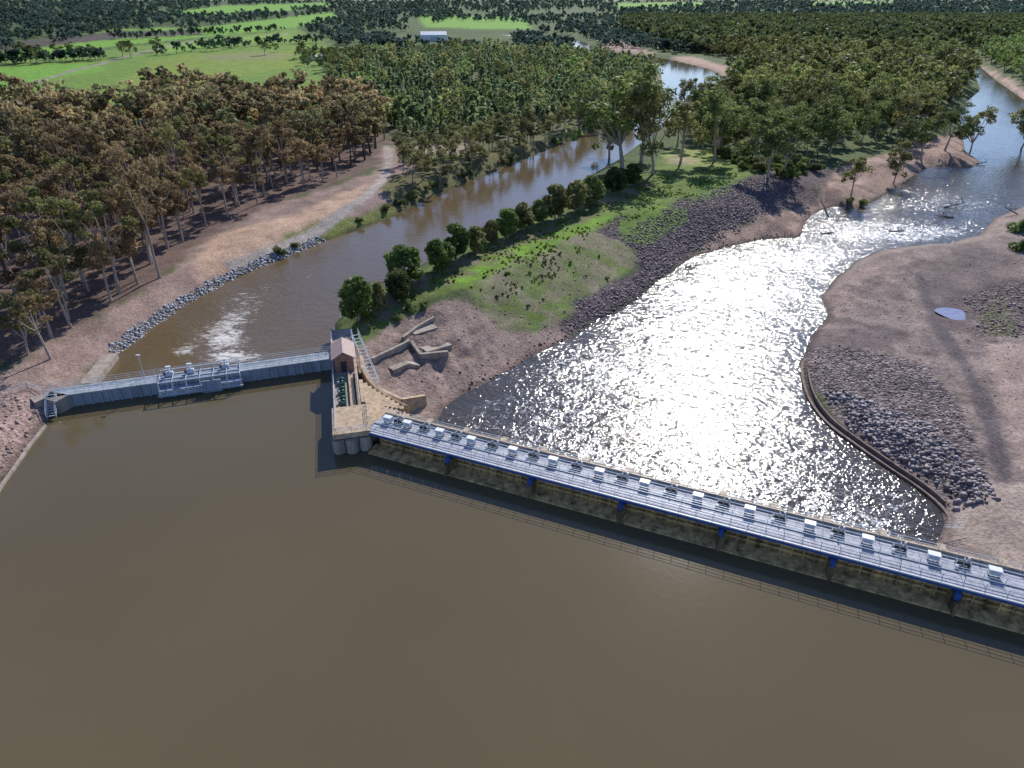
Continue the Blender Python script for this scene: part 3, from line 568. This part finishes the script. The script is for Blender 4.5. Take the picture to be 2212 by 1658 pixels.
rocks('dark_riprap',[(1225,715),(1265,660),(1370,610),(1385,555),(1330,505),(1410,475),(1480,435),(1560,405),(1650,380),(1720,400),(1690,450),(1600,485),(1500,545),(1440,590),(1370,650),(1290,690)],.62,.52,(.07,.056,.062),(.26,.20,.21),'dark loose rocks covering the river side of the embankment')
rocks('sandbank_rubble',[(1745,760),(1900,765),(2015,800),(2060,870),(2110,950),(2000,920),(1850,860),(1760,850)],.7,.34,(.13,.10,.10),(.38,.30,.28),'small purple-brown rubble strewn over the sandbank')
rocks('sandbank_stones',[(1790,640),(1990,560),(2210,560),(2212,1000),(2110,860),(2010,770),(1760,750)],2.2,.28,(.10,.08,.08),(.30,.24,.22),'sparse small stones over the open sandbank')
rocks('edge_rubble',[(2080,650),(2212,610),(2300,640),(2300,740),(2212,720),(2130,725)],1.0,.55,(.10,.075,.08),(.30,.23,.22),'dark rubble on the sandbank by the right edge')
rocks('left_bank_rubble',[(-60,870),(0,850),(60,880),(90,905),(40,980),(0,1030),(-60,1100)],.8,.42,(.17,.13,.13),(.44,.33,.29),'broken stones on the left bank above the reservoir')
rocks('slope_stones',[(960,660),(1100,600),(1330,510),(1370,560),(1230,690),(1060,820),(950,880),(840,820),(880,700)],2.0,.32,(.14,.11,.10),(.36,.28,.24),'small stones scattered over the embankment slope')
rocks('shore_stones',None,1.1,.5,(.09,.07,.07),(.32,.24,.21),'scattered stones along the foot of the embankment by the river',[(1000,850),(1060,818),(1180,748),(1290,690),(1420,604),(1505,550),(1640,515),(1728,508)],1.8)
# ------------------------------------------------------------ weir
def part(parent,name,mat,fn,fr=None,label=None):
    mb=MB(fr,tuple(parent.location)); fn(mb); o=mb.build(name,mat,parent)
    if label: o['label']=label
    return o
weir=empty('river_weir',W.p(0,0,0),'long concrete weir with blue-edged deck crossing the lower right between reservoir and river','weir')
SL=118
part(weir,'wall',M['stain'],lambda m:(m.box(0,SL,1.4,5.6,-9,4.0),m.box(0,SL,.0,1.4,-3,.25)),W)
part(weir,'ledge',M['gate'],lambda m:(m.hexa([(0,-1.5,-.5),(SL,-1.5,-.5),(SL,.85,-.5),(0,.85,-.5),(0,-1.3,.35),(SL,-1.3,.35),(SL,.85,1.1),(0,.85,1.1)]),),W,'brown silted ledge just above the waterline')
s0=s_at(W,968,-.5,3); s5=s_at(W,2065,-.5,3); ds=(s5-s0)/5
piers=[s0+ds*k for k in range(0,9) if s0+ds*k<SL-2]
for s in piers:
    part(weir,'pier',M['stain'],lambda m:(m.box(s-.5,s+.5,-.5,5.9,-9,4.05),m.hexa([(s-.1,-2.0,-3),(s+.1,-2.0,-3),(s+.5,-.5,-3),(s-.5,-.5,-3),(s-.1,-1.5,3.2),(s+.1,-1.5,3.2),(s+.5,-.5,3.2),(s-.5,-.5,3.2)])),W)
    part(weir,'bracket',M['blue'],lambda m:(m.box(s-.3,s+.3,-.85,-.17,3.0,4.4),),W)
edges=[0.6]+piers+[SL]
for i in range(len(edges)-1):
    a,b=edges[i]+.55,edges[i+1]-.55
    if b-a<1: continue
    def g(m):
        m.box(a,b,.9,1.2,1.01,3.7)
        n=max(1,int((b-a)/1.2))
        for k in range(n+1):
            c=a+(b-a)*k/n; m.box(c-.07,c+.07,.55,.9,1.12,3.7)
        m.box(a,b,.35,.9,3.72,3.9); m.box(a,b,.45,.89,2.2,2.55)
    part(weir,'gate',M['gate'],g,W)
def dk(m):
    m.box(-1,SL,0,5.3,4.6,5.0)
    for k in range(int(SL/1.5)): m.box(k*1.5,k*1.5+.12,.6,4.9,5.0,5.03)
part(weir,'deck',M['deck'],dk,W)
part(weir,'edge_beam',M['blue'],lambda m:(m.box(-1,SL,-.16,-.01,4.45,4.80),),W)
part(weir,'edge_beam',M['white'],lambda m:(m.box(-1,SL,-.15,-.02,4.82,5.0),),W,'white strip above the blue beam')
part(weir,'service_pipe',M['blue'],lambda m:(m.tube((-1,.5,5.2),(SL,.5,5.2),.05,.05,6),),W)
def pr(m):
    m.box(-1,SL,5.35,5.7,4.2,5.25)
    k=0
    while k*6.3<SL: m.box(k*6.3,k*6.3+.9,5.32,6.5,3.9,5.35); k+=1
part(weir,'parapet',M['tan'],pr,W)
def rl(t):
    def f(m):
        n=int(SL/2.1)
        for k in range(n+1): m.tube((k*2.1,t,5),(k*2.1,t,6.15),.035,.035,4)
        for z in (5.4,5.8,6.15): m.tube((-1,t,z),(SL,t,z),.025,.025,4)
    return f
for t in (.12,1.9,5.15): part(weir,'railing',M['steel'],rl(t),W)
def cabl(m):
    for t in (2.4,4.7): m.box(-1,SL,t-.12,t+.12,5.03,5.16)
part(weir,'cable_tray',M['greyconc'],cabl,W)
ordw=['first','second','third','fourth','fifth','sixth','seventh','eighth','ninth','tenth','eleventh','twelfth','thirteenth','fourteenth','fifteenth']
cabpx=[838,880,950,1018,1108,1195,1295,1393,1508,1620,1750,1875,2018,2150]
def cabinet_meshes():
    a=MB(); a.box(-.62,.62,-.38,.38,.3,.95,.07); b=MB(); b.box(-.55,-.43,-.33,.33,0,.3); b.box(.43,.55,-.33,.33,0,.3)
    c=MB(); c.box(-.5,-.04,-.41,-.385,.38,.83); c.box(.04,.5,-.41,-.385,.38,.83); c2=MB(); c2.box(-.66,.66,-.42,.42,.955,1.0)
    return a.mesh('cabinet_body',M['white']),b.mesh('foot_rail',M['dark']),c.mesh('door_panel',M['steel']),c2.mesh('lid',M['white'])
cms=cabinet_meshes()
def winch_meshes():
    a=MB(); a.box(-.8,.8,-.4,.4,0,.14); a.box(-.75,-.64,-.28,.28,.14,.7); a.box(.64,.75,-.28,.28,.14,.7); a.box(-.07,.07,-.25,.25,.14,1.15)
    b=MB(); b.tube((-.64,0,.45),(.64,0,.45),.22,.22,10); c=MB(); c.box(-.85,-.5,-.75,-.45,.1,.5,.05); d=MB(); d.box(.45,.68,.45,.68,.05,1.0,.04)
    return a.mesh('frame',M['greyconc']),b.mesh('drum',M['dark']),c.mesh('motor_box',M['white']),d.mesh('control_post',M['white'])
wms=winch_meshes()
css=[s_at(W,pxx,3.4,5.8) for pxx in cabpx]
for i,s in enumerate(css):
    r=empty('hoist_cabinet',W.p(s,3.4,5.04),'white gate hoist cabinet on the weir deck, %s counting from the corner pier'%ordw[i],'cabinet',None,W.ang)
    for n,me in zip(('body','foot_rail','door_panel','lid'),cms): link(n,me,r)
for i in range(len(css)-1):
    s=css[i]*.5+css[i+1]*.5
    r=empty('gate_winch',W.p(s,3.6,5.04),'small dark winch on the weir deck between the %s and %s white cabinets'%(ordw[i],ordw[i+1]),'winch',None,W.ang)
    for n,me in zip(('frame','drum','motor_box','control_post'),wms): link(n,me,r)
# ------------------------------------------------------------ corner pier
ab=empty('corner_pier',Q.p(0,0,0),'tan concrete corner pier joining the weir and the regulator, with stepped terraces','pier')
part(ab,'wall',M['concrete'],lambda m:(m.box(0,QS+12,0,4.2,-9,4.0),m.box(-.35,QS-.3,-.35,-.01,-3,3.2),m.box(0,QS+12,-.1,.25,4.0,4.35)),Q)
part(ab,'platform',M['tan'],lambda m:(m.box(-1.2,7,-.5,5.2,3.8,4.62,.1),),Q)
part(ab,'slot',M['dark'],lambda m:(m.box(8.2,17.6,2.9,3.6,4.005,4.02),),Q)
h0=QS-6.5
part(ab,'kerb',M['tan'],lambda m:(m.box(7.3,h0-.7,2.55,2.8,4.0,4.5),),Q); part(ab,'kerb',M['tan'],lambda m:(m.box(7.3,h0-.7,3.72,3.95,4.0,4.5),),Q)
for (a,t) in ((-.6,.3),(-.9,2.2),(-.6,4.2)): part(ab,'buttress',M['concrete'],lambda m:(m.tube((a,t,-3),(a,t,3.6),1.05,1.0,10),),Q)
def steps(m):
    for k in range(10): m.box(.8+k*.7,8.6,5.22+k*.66-(.02 if k else 0),5.22+(k+1)*.66,-9,4.4-k*.55)
part(ab,'steps',M['tan'],steps,Q)
def steps2(m):
    for k in range(10): m.box(8.62,9.6+k*.75,4.25+(9-k)*.68,4.25+(10-k)*.68-.01,-9,.9+(k)*.36)
part(ab,'steps',M['tan'],steps2,Q)
def curved(m):
    pts=[(10,11.3,.4),(12,9.0,1.6),(14.5,6.9,2.7),(17.5,5.6,3.6),(21,4.9,4.0),(26,4.9,4.0)]
    for i in range(len(pts)-1):
        a,b=pts[i],pts[i+1]
        m.hexa([(a[0],a[1],-8),(b[0],b[1],-8),(b[0],b[1]+.6,-8),(a[0],a[1]+.6,-8),(a[0],a[1],a[2]),(b[0],b[1],b[2]),(b[0],b[1]+.6,b[2]),(a[0],a[1]+.6,a[2])])
part(ab,'curved_wall',M['tan'],curved,Q)
def wing(m):
    A=P(815,842,0);B=P(868,868,-2);D=P(918,858,-3.5); 
    for p0,p1,z0,z1 in ((A,B,.6,-1.3),(B,D,-1.3,-3)):
        d=Vector((p1[0]-p0[0],p1[1]-p0[1])).normalized(); n=Vector((-d.y,d.x))*.35
        m.hexa([(p0[0]-n.x,p0[1]-n.y,-9),(p1[0]-n.x,p1[1]-n.y,-9),(p1[0]+n.x,p1[1]+n.y,-9),(p0[0]+n.x,p0[1]+n.y,-9),(p0[0]-n.x,p0[1]-n.y,z0),(p1[0]-n.x,p1[1]-n.y,z1),(p1[0]+n.x,p1[1]+n.y,z1),(p0[0]+n.x,p0[1]+n.y,z0)])
part(ab,'wing_wall',M['tan'],wing)
def qrail(m):
    def seg(pts): railing(m,[Vector(p) for p in pts],1.1,1.6,.035,3)
    e=QS+12
    seg([(QS,.1,4.35),(-1.0,.1,4.62)]); seg([(-1.0,.1,4.62),(-1.0,4.6,4.62)]); seg([(8,4.05,4.0),(18,4.05,4.0)]); seg([(25,4.0,4),(e,4.0,4.0)]); seg([(QS+3.5,.1,4.35),(e,.1,4.35)]); seg([(1.2,5.1,4.62),(6.9,5.1,4.62)])
part(ab,'railing',M['steel'],qrail,Q)
for i,s in enumerate((9.0,12.2,15.4)):
    r=empty('gate_hoist',Q.p(s,1.5,4.0),'dark green geared hoist on the corner pier, %s from the weir end'%ordw[i],'hoist',None,math.atan2(Q.u.y,Q.u.x))
    a=MB(); a.box(-1.2,1.2,-.45,.45,0,.2); a.box(-1.1,-.95,-.35,.35,.2,.9); a.box(.95,1.1,-.35,.35,.2,.9); a.build('frame',M['green'],r)
    a=MB(); a.tube((-.95,0,.65),(.95,0,.65),.15,.15,8); a.build('shaft',M['green'],r)
    for xx in (-.55,.55):
        a=MB(); a.tube((xx-.06,0,.65),(xx+.06,0,.65),.42,.42,14); a.build('gear_wheel',M['green'],r)
    a=MB(); a.box(-.25,.25,.5,.85,.2,.7,.05); a.build('motor',M['bluegrey'],r)
hut=empty('brick_hut',Q.p(h0+2.5,2,4),'small brick hut with pinkish gabled roof on the corner pier','hut',None,0)
part(hut,'wall',M['brick'],lambda m:(m.box(h0,h0+5.4,.45,3.75,4.0,6.7),m.hexa([(h0,.45,6.7),(h0+5.4,.45,6.7),(h0+5.4,3.75,6.7),(h0,3.75,6.7),(h0,2.05,7.75),(h0+5.4,2.05,7.75),(h0+5.4,2.15,7.75),(h0,2.15,7.75)])),Q)
part(hut,'roof',M['roof'],lambda m:(m.hexa([(h0-.5,.0,6.62),(h0+5.9,.0,6.62),(h0+5.9,2.1,7.95),(h0-.5,2.1,7.95),(h0-.5,0,6.75),(h0+5.9,0,6.75),(h0+5.9,2.1,8.08),(h0-.5,2.1,8.08)]),m.hexa([(h0-.5,2.102,7.95),(h0+5.9,2.102,7.95),(h0+5.9,4.2,6.62),(h0-.5,4.2,6.62),(h0-.5,2.102,8.08),(h0+5.9,2.102,8.08),(h0+5.9,4.2,6.75),(h0-.5,4.2,6.75)])),Q)
part(hut,'door',M['dark'],lambda m:(m.box(h0-.07,h0-.01,1.5,2.5,4.02,6.1),),Q)
part(hut,'window',M['dark'],lambda m:(m.box(h0+1.6,h0+2.6,.38,.44,5.0,6.0),),Q); part(hut,'window',M['dark'],lambda m:(m.box(h0+3.4,h0+4.3,3.76,3.81,5.0,6.0),),Q)
def stair(name,p0,p1,w,label,n=None):
    p0=Vector(p0);p1=Vector(p1); r=empty(name,tuple(p0),label,'staircase'); d=(p1-p0); hd=Vector((d.x,d.y,0)).normalized(); sd=Vector((-hd.y,hd.x,0))*w/2
    n=n or int(abs(d.z)/.22); 
    for s in (-1,1):
        def st(m,s=s):
            a=p0+sd*s;b=p1+sd*s; e=sd.normalized()*.05; z=Vector((0,0,.3))
            m.hexa([a-e,b-e,b+e,a+e,a-e+z,b-e+z,b+e+z,a+e+z])
        part(r,'stringer',M['steel'],st)
        part(r,'railing',M['steel'],lambda m,s=s:railing(m,[p0+sd*s*1.05+Vector((0,0,.25)),p1+sd*s*1.05+Vector((0,0,.25))],1.0,1.1,.035,2))
    def tr(m):
        for k in range(n):
            c=p0.lerp(p1,(k+.5)/n)+Vector((0,0,.2)); e=hd*.13; q=sd*.93
            m.hexa([c-e-q,c+e-q,c+e+q,c-e+q]+[v+Vector((0,0,.04)) for v in (c-e-q,c+e-q,c+e+q,c-e+q)])
    part(r,'treads',M['steel'],tr); return r
a=P(766,722,3.0); b=P(812,832,-.3); stair('metal_staircase',(a[0],a[1],3.0),(b[0],b[1],-.3),1.3,'steel stairs descending the river side of the corner pier beside the hut')
a=P(112,852,2.6); b=P(112,903,.4); stair('metal_staircase',(a[0],a[1],2.6),(b[0],b[1],.4),1.3,'steel stairs down to the reservoir at the left end of the regulator')
# ------------------------------------------------------------ regulator
rg=empty('channel_regulator',R.p(0,0,0),'grey concrete regulator bridge across the mouth of the brown channel at left','regulator')
RL=R.L
part(rg,'wall',M['greyconc'],lambda m:(m.box(-2,RL,.3,2.9,-3,2.7),[m.box(1.2+k*1.5,1.45+k*1.5,.05,.3,-2,2.6) for k in range(int((RL-2)/1.5))]),R)
part(rg,'deck',M['greyconc'],lambda m:(m.box(-2,RL,0,3.1,2.72,3.0),),R)
ga,gb=s_at(R,345,-.5,2),s_at(R,520,-.5,2)
part(rg,'railing',M['steel'],lambda m:(railing(m,[Vector((-2,.1,3)),Vector((ga,.1,3))]),railing(m,[Vector((gb,.1,3)),Vector((RL,.1,3))]),railing(m,[Vector((-2,3.0,3)),Vector((RL,3.0,3))])),R)
def gh(m):
    m.box(ga,gb,-1.3,-.02,-2,1.6); m.box(ga-.2,gb+.2,-1.6,0,1.6,1.8)
part(rg,'gate_bay',M['bluegrey'],gh,R)
n=7
for k in range(n):
    a=ga+(gb-ga)*k/(n-1); part(rg,'gate_post',M['steel'],lambda m:(m.box(a-.08,a+.08,-1.5,-1.32,-2,3.4),m.box(a-.07,a+.07,3.12,3.28,-1,3.6),m.box(a-.06,a+.06,-1.32,3.12,3.3,3.4)),R)
part(rg,'lifting_beam',M['steel'],lambda m:(m.box(ga,gb,-1.5,-1.32,3.42,3.55),m.box(ga,gb,3.12,3.28,3.62,3.75),m.box(ga,gb,.5,.7,3.0,3.2)),R)
mid=(ga+gb)/2+1.8
part(rg,'gate_leaf',M['greyconc'],lambda m:(m.box(mid-1.5,mid+1.6,-1.85,-1.62,-1,2.9),[m.box(mid-1.5,mid+1.6,-1.95,-1.85,z,z+.12) for z in (.2,1.0,1.8,2.5)]),R,'raised light grey gate panel')
part(rg,'service_platform',M['steel'],lambda m:(m.box(ga-.3,gb+.3,-2.3,-1.65,.9,1.0),railing(m,[Vector((ga,-2.25,1.0)),Vector((gb,-2.25,1.0))],.9,1.3,.03,2)),R)
for i,sft in enumerate((ga+1.6,ga+5,gb-2.4)):
    r=empty('gate_motor',R.p(sft,2.0,3.02),'grey gate motor housing on the regulator deck, %s from the left'%ordw[i],'motor',None,R.ang)
    a=MB(); a.box(-.6,.6,-.35,.35,0,.8,.1); a.build('housing',M['steel'],r); a=MB(); a.tube((-1.0,0,.45),(-.6,0,.45),.2,.2,8); a.build('shaft',M['dark'],r)
    a=MB(); a.box(-.15,.15,-.15,.15,.8,1.7); a.box(-.4,.4,-.2,.2,1.7,1.85); a.build('lifting_head',M['white'],r)
r=empty('lamp_pole',R.p(s_at(R,312,3.0,3),2.9,3.0),'slim light pole on the regulator left of its gates','lamp pole')
a=MB(); a.tube((0,0,0),(0,0,4.2),.07,.05,6); a.build('pole',M['steel'],r); a=MB(); a.box(-.35,.35,-.12,.12,4.2,4.32); a.build('lamp_head',M['white'],r)
def strip(name,px,z,w,hh,mat,label,cat,drape=False,dep=2.5):
    if drape: L=[h1(*q) for q in px]
    else: L=[P(a,b,z)+(z,) for a,b in px]
    r=MB(None,(0,0,0)); n=len(L); sec=[]
    for i,p in enumerate(L):
        a=Vector(L[max(0,i-1)][:2]);b=Vector(L[min(n-1,i+1)][:2]);d=(b-a).normalized();nn=Vector((-d.y,d.x))*w/2
        sec.append([(p[0]-nn.x,p[1]-nn.y,p[2]-dep),(p[0]+nn.x,p[1]+nn.y,p[2]-dep),(p[0]+nn.x,p[1]+nn.y,p[2]+hh),(p[0]-nn.x,p[1]-nn.y,p[2]+hh)])
    for s in sec: r.v+=s
    for i in range(n-1):
        for j in range(4): k=(j+1)%4; r.f.append((4*i+j,4*i+k,4*i+4+k,4*i+4+j))
    r.f.append((0,1,2,3)); m=4*(n-1); r.f.append((m+3,m+2,m+1,m))
    return tag(r.build(name,mat),label,cat)
strip('concrete_kerb',[(-30,1100),(5,1045),(35,1003),(62,963),(98,918)],.25,.4,.1,M['concrete'],'pale concrete kerb along the reservoir waterline at far left','kerb')
strip('concrete_apron',[(188,833),(212,803),(240,768)],-.3,2.6,.5,M['concrete'],'pale concrete slab lining the left bank just below the regulator','concrete slab')
strip('abutment_block',[(70,866),(103,855),(135,862)],2.2,2.4,.2,M['concrete'],'concrete abutment at the left end of the regulator','abutment')
def bline(pts,n=6):
    out=[]; P_=[Vector(p) for p in pts]
    for i in range(len(P_)-1):
        p0=P_[max(0,i-1)];p1=P_[i];p2=P_[i+1];p3=P_[min(len(P_)-1,i+2)]
        for k in range(n):
            t=k/n; out.append(tuple(.5*((2*p1)+(p2-p0)*t+(2*p0-5*p1+4*p2-p3)*t*t+(3*p1-p0-3*p2+p3)*t**3)))
    out.append(tuple(P_[-1])); return out
tw=bline([(1758,768),(1733,785),(1744,850),(1784,908),(1852,960),(1922,1008),(1982,1048),(2030,1088),(2052,1122),(2040,1165),(2010,1190)])
strip('training_wall',tw,-5.65,.5,.0,M['training'],'curved low brown training wall edging the sandbank beside the stilling pool','retaining wall')
tw2=[(a+13,b-6) for a,b in tw[8:-18]]
strip('upper_training_wall',tw2,-5.1,.3,.0,M['training'],'upper step of the curved wall, directly on its sandbank side','retaining wall')
for px,z,w,hh,lab in [([(803,782),(850,760),(885,742)],-.2,.6,.9,'long low ruined concrete wall nearest the steel stairs'),([(890,745),(908,772),(968,766)],-1.2,.7,.9,'lower ruined wall forming a corner on the bare slope'),([(870,735),(900,712),(938,690)],.6,.6,.8,'upper sloping ruined wall below the shrubs'),([(915,757),(968,742)],-.6,2.6,.25,'flat broken slab above the corner wall'),([(890,720),(940,705)],-.6,2.2,.2,'flat pale slab below the upper ruined wall'),([(845,800),(880,785),(905,790)],0,1.6,.4,'low concrete block below the ruined walls')]:
    strip('ruined_wall',px,z,w,hh,M['concrete'],lab,'wall',True)
f=MB(); L=[h1(*q) for q in [(735,690),(765,662),(805,632),(840,606)]]; railing(f,[Vector(p) for p in L],1.1,2,.04,3); tag(f.build('handrail_fence',M['steel']),'low steel handrail along the channel edge behind the embankment trees','fence')
f=MB(); L=[h1(*q) for q in [(20,850),(60,838),(95,850)]]; railing(f,[Vector(p) for p in L],1.1,2,.05,2); tag(f.build('handrail_fence',M['steel']),'steel handrail on the left bank beside the regulator end','fence')
def deadtree(px,py,z,L,ang,label,up=.15,seed=1):
    r=random.Random(seed); x0,y0=P(px,py,z); m=MB(None,(x0,y0,z))
    p=Vector((x0,y0,z+.1)); d=Vector((math.cos(ang),math.sin(ang),up)); q=p+d*L; m.tube(p,q,.28,.12,6)
    for k in range(7):
        s=p.lerp(q,r.uniform(.3,1)); e=s+Vector((r.uniform(-1,1),r.uniform(-1,1),r.uniform(.1,.9)))*L*.3; m.tube(s,e,.09,.03,4)
        for _ in range(2): m.tube(s.lerp(e,.6),e+Vector((r.uniform(-1,1),r.uniform(-1,1),r.uniform(0,.8)))*L*.12,.05,.02,4)
    o=tag(m.build('fallen_tree',M['driftwood']),label,'log'); o.location=(x0,y0,z)
for i,a in enumerate([(1790,470,-6,5,1.9,'dead snag standing in the shallow inlet by the beach',.9),(1550,488,-4,4,.8,'pale dead stump on the dark riprap',.5),(2125,275,-6,12,2.6,'large fallen tree lying in the upper river',.12),(1770,505,-6,6,.2,'floating log below the shallow inlet',.02),(2040,448,-6,9,.3,'driftwood tangle in mid river',.1),(1920,500,-6,6,.1,'log caught in the rapids',.03),(2060,470,-6,6,2.9,'shorter log behind the driftwood tangle',.05),(2105,355,-6,6,.2,'dead branches at the tip of the river spit',.1),(1480,578,-5.6,5,.4,'log lying at the foot of the dark riprap',.03),(1950,395,-5.8,6,.5,'fallen branch on the water edge below the beach trees',.1),(2210,470,-5,6,2.4,'dead branches at the right edge above the sandbank',.4)]): deadtree(*a[:5],a[5],a[6],i+3)
f=MB(); A=P(2040,1138,-4.3);B=P(2085,1140,-4.3); railing(f,[Vector((*A,-4.3)),Vector((*B,-4.3))],.9,.8,.03,2); f.tube((*A,-4.3),(*B,-4.3),.06,.06,4); tag(f.build('short_handrail',M['steel']),'short steel handrail at the end of the curved training wall','handrail')
def shed(px,py,w,d,hh,rz,label,mat=M['white'],name='farm_shed'):
    x0,y0,z0=h1(px,py); r=empty(name,(x0,y0,z0),label,'shed',None,rz)
    a=MB(); a.box(-w/2,w/2,-d/2,d/2,-.5,hh); a.build('wall',mat,r)
    a=MB(); e=.5
    a.hexa([(-w/2-e,-d/2-e,hh),(w/2+e,-d/2-e,hh),(w/2+e,0,hh*1.5),(-w/2-e,0,hh*1.5),(-w/2-e,-d/2-e,hh+.2),(w/2+e,-d/2-e,hh+.2),(w/2+e,0,hh*1.5+.2),(-w/2-e,0,hh*1.5+.2)])
    a.hexa([(-w/2-e,.01,hh*1.5),(w/2+e,.01,hh*1.5),(w/2+e,d/2+e,hh),(-w/2-e,d/2+e,hh),(-w/2-e,.01,hh*1.5+.2),(w/2+e,.01,hh*1.5+.2),(w/2+e,d/2+e,hh+.2),(-w/2-e,d/2+e,hh+.2)])
    a.build('roof',M['white'],r)
    a=MB(); a.box(-w*.15,w*.15,-d/2-.08,-d/2-.02,0,hh*.75); a.build('door',M['steel'],r)
shed(937,88,40,26,9,.15,'large white shed in the green clearing beyond the plantation')
shed(672,130,14,8,3.5,.3,'small pale farm building among dark trees left of the plantation'); shed(700,127,9,6,3,.1,'smaller white shed just right of the pale farm building',M['steel'])
# ------------------------------------------------------------ light
az=math.radians(17.5); el=math.radians(34)
sv=Vector((math.sin(az)*math.cos(el),math.cos(az)*math.cos(el),math.sin(el)))
sd=bpy.data.lights.new('sun','SUN'); sd.energy=5.0; sd.angle=math.radians(.5); sd.color=(1,.955,.89)
so=bpy.data.objects.new('sun',sd); C.objects.link(so); so.rotation_euler=(-sv).to_track_quat('-Z','Y').to_euler()
w=bpy.data.worlds.new('World'); bpy.context.scene.world=w; w.use_nodes=True; nt=w.node_tree; bg=nt.nodes['Background']
sk=nt.nodes.new('ShaderNodeTexSky'); sk.sky_type='NISHITA'; sk.sun_disc=False; sk.sun_elevation=el; sk.sun_rotation=az; sk.air_density=1.0; sk.dust_density=.2; sk.ozone_density=2.5
mx=nt.nodes.new('ShaderNodeMix'); mx.data_type='RGBA'; mx.blend_type='MULTIPLY'; mx.inputs[0].default_value=1; mx.inputs[7].default_value=(.86,.93,1.18,1)
nt.links.new(sk.outputs[0],mx.inputs[6]); nt.links.new(mx.outputs[2],bg.inputs[0]); bg.inputs[1].default_value=.12
sc=bpy.context.scene; sc.view_settings.view_transform='Standard'; sc.view_settings.look='None'; sc.view_settings.exposure=0
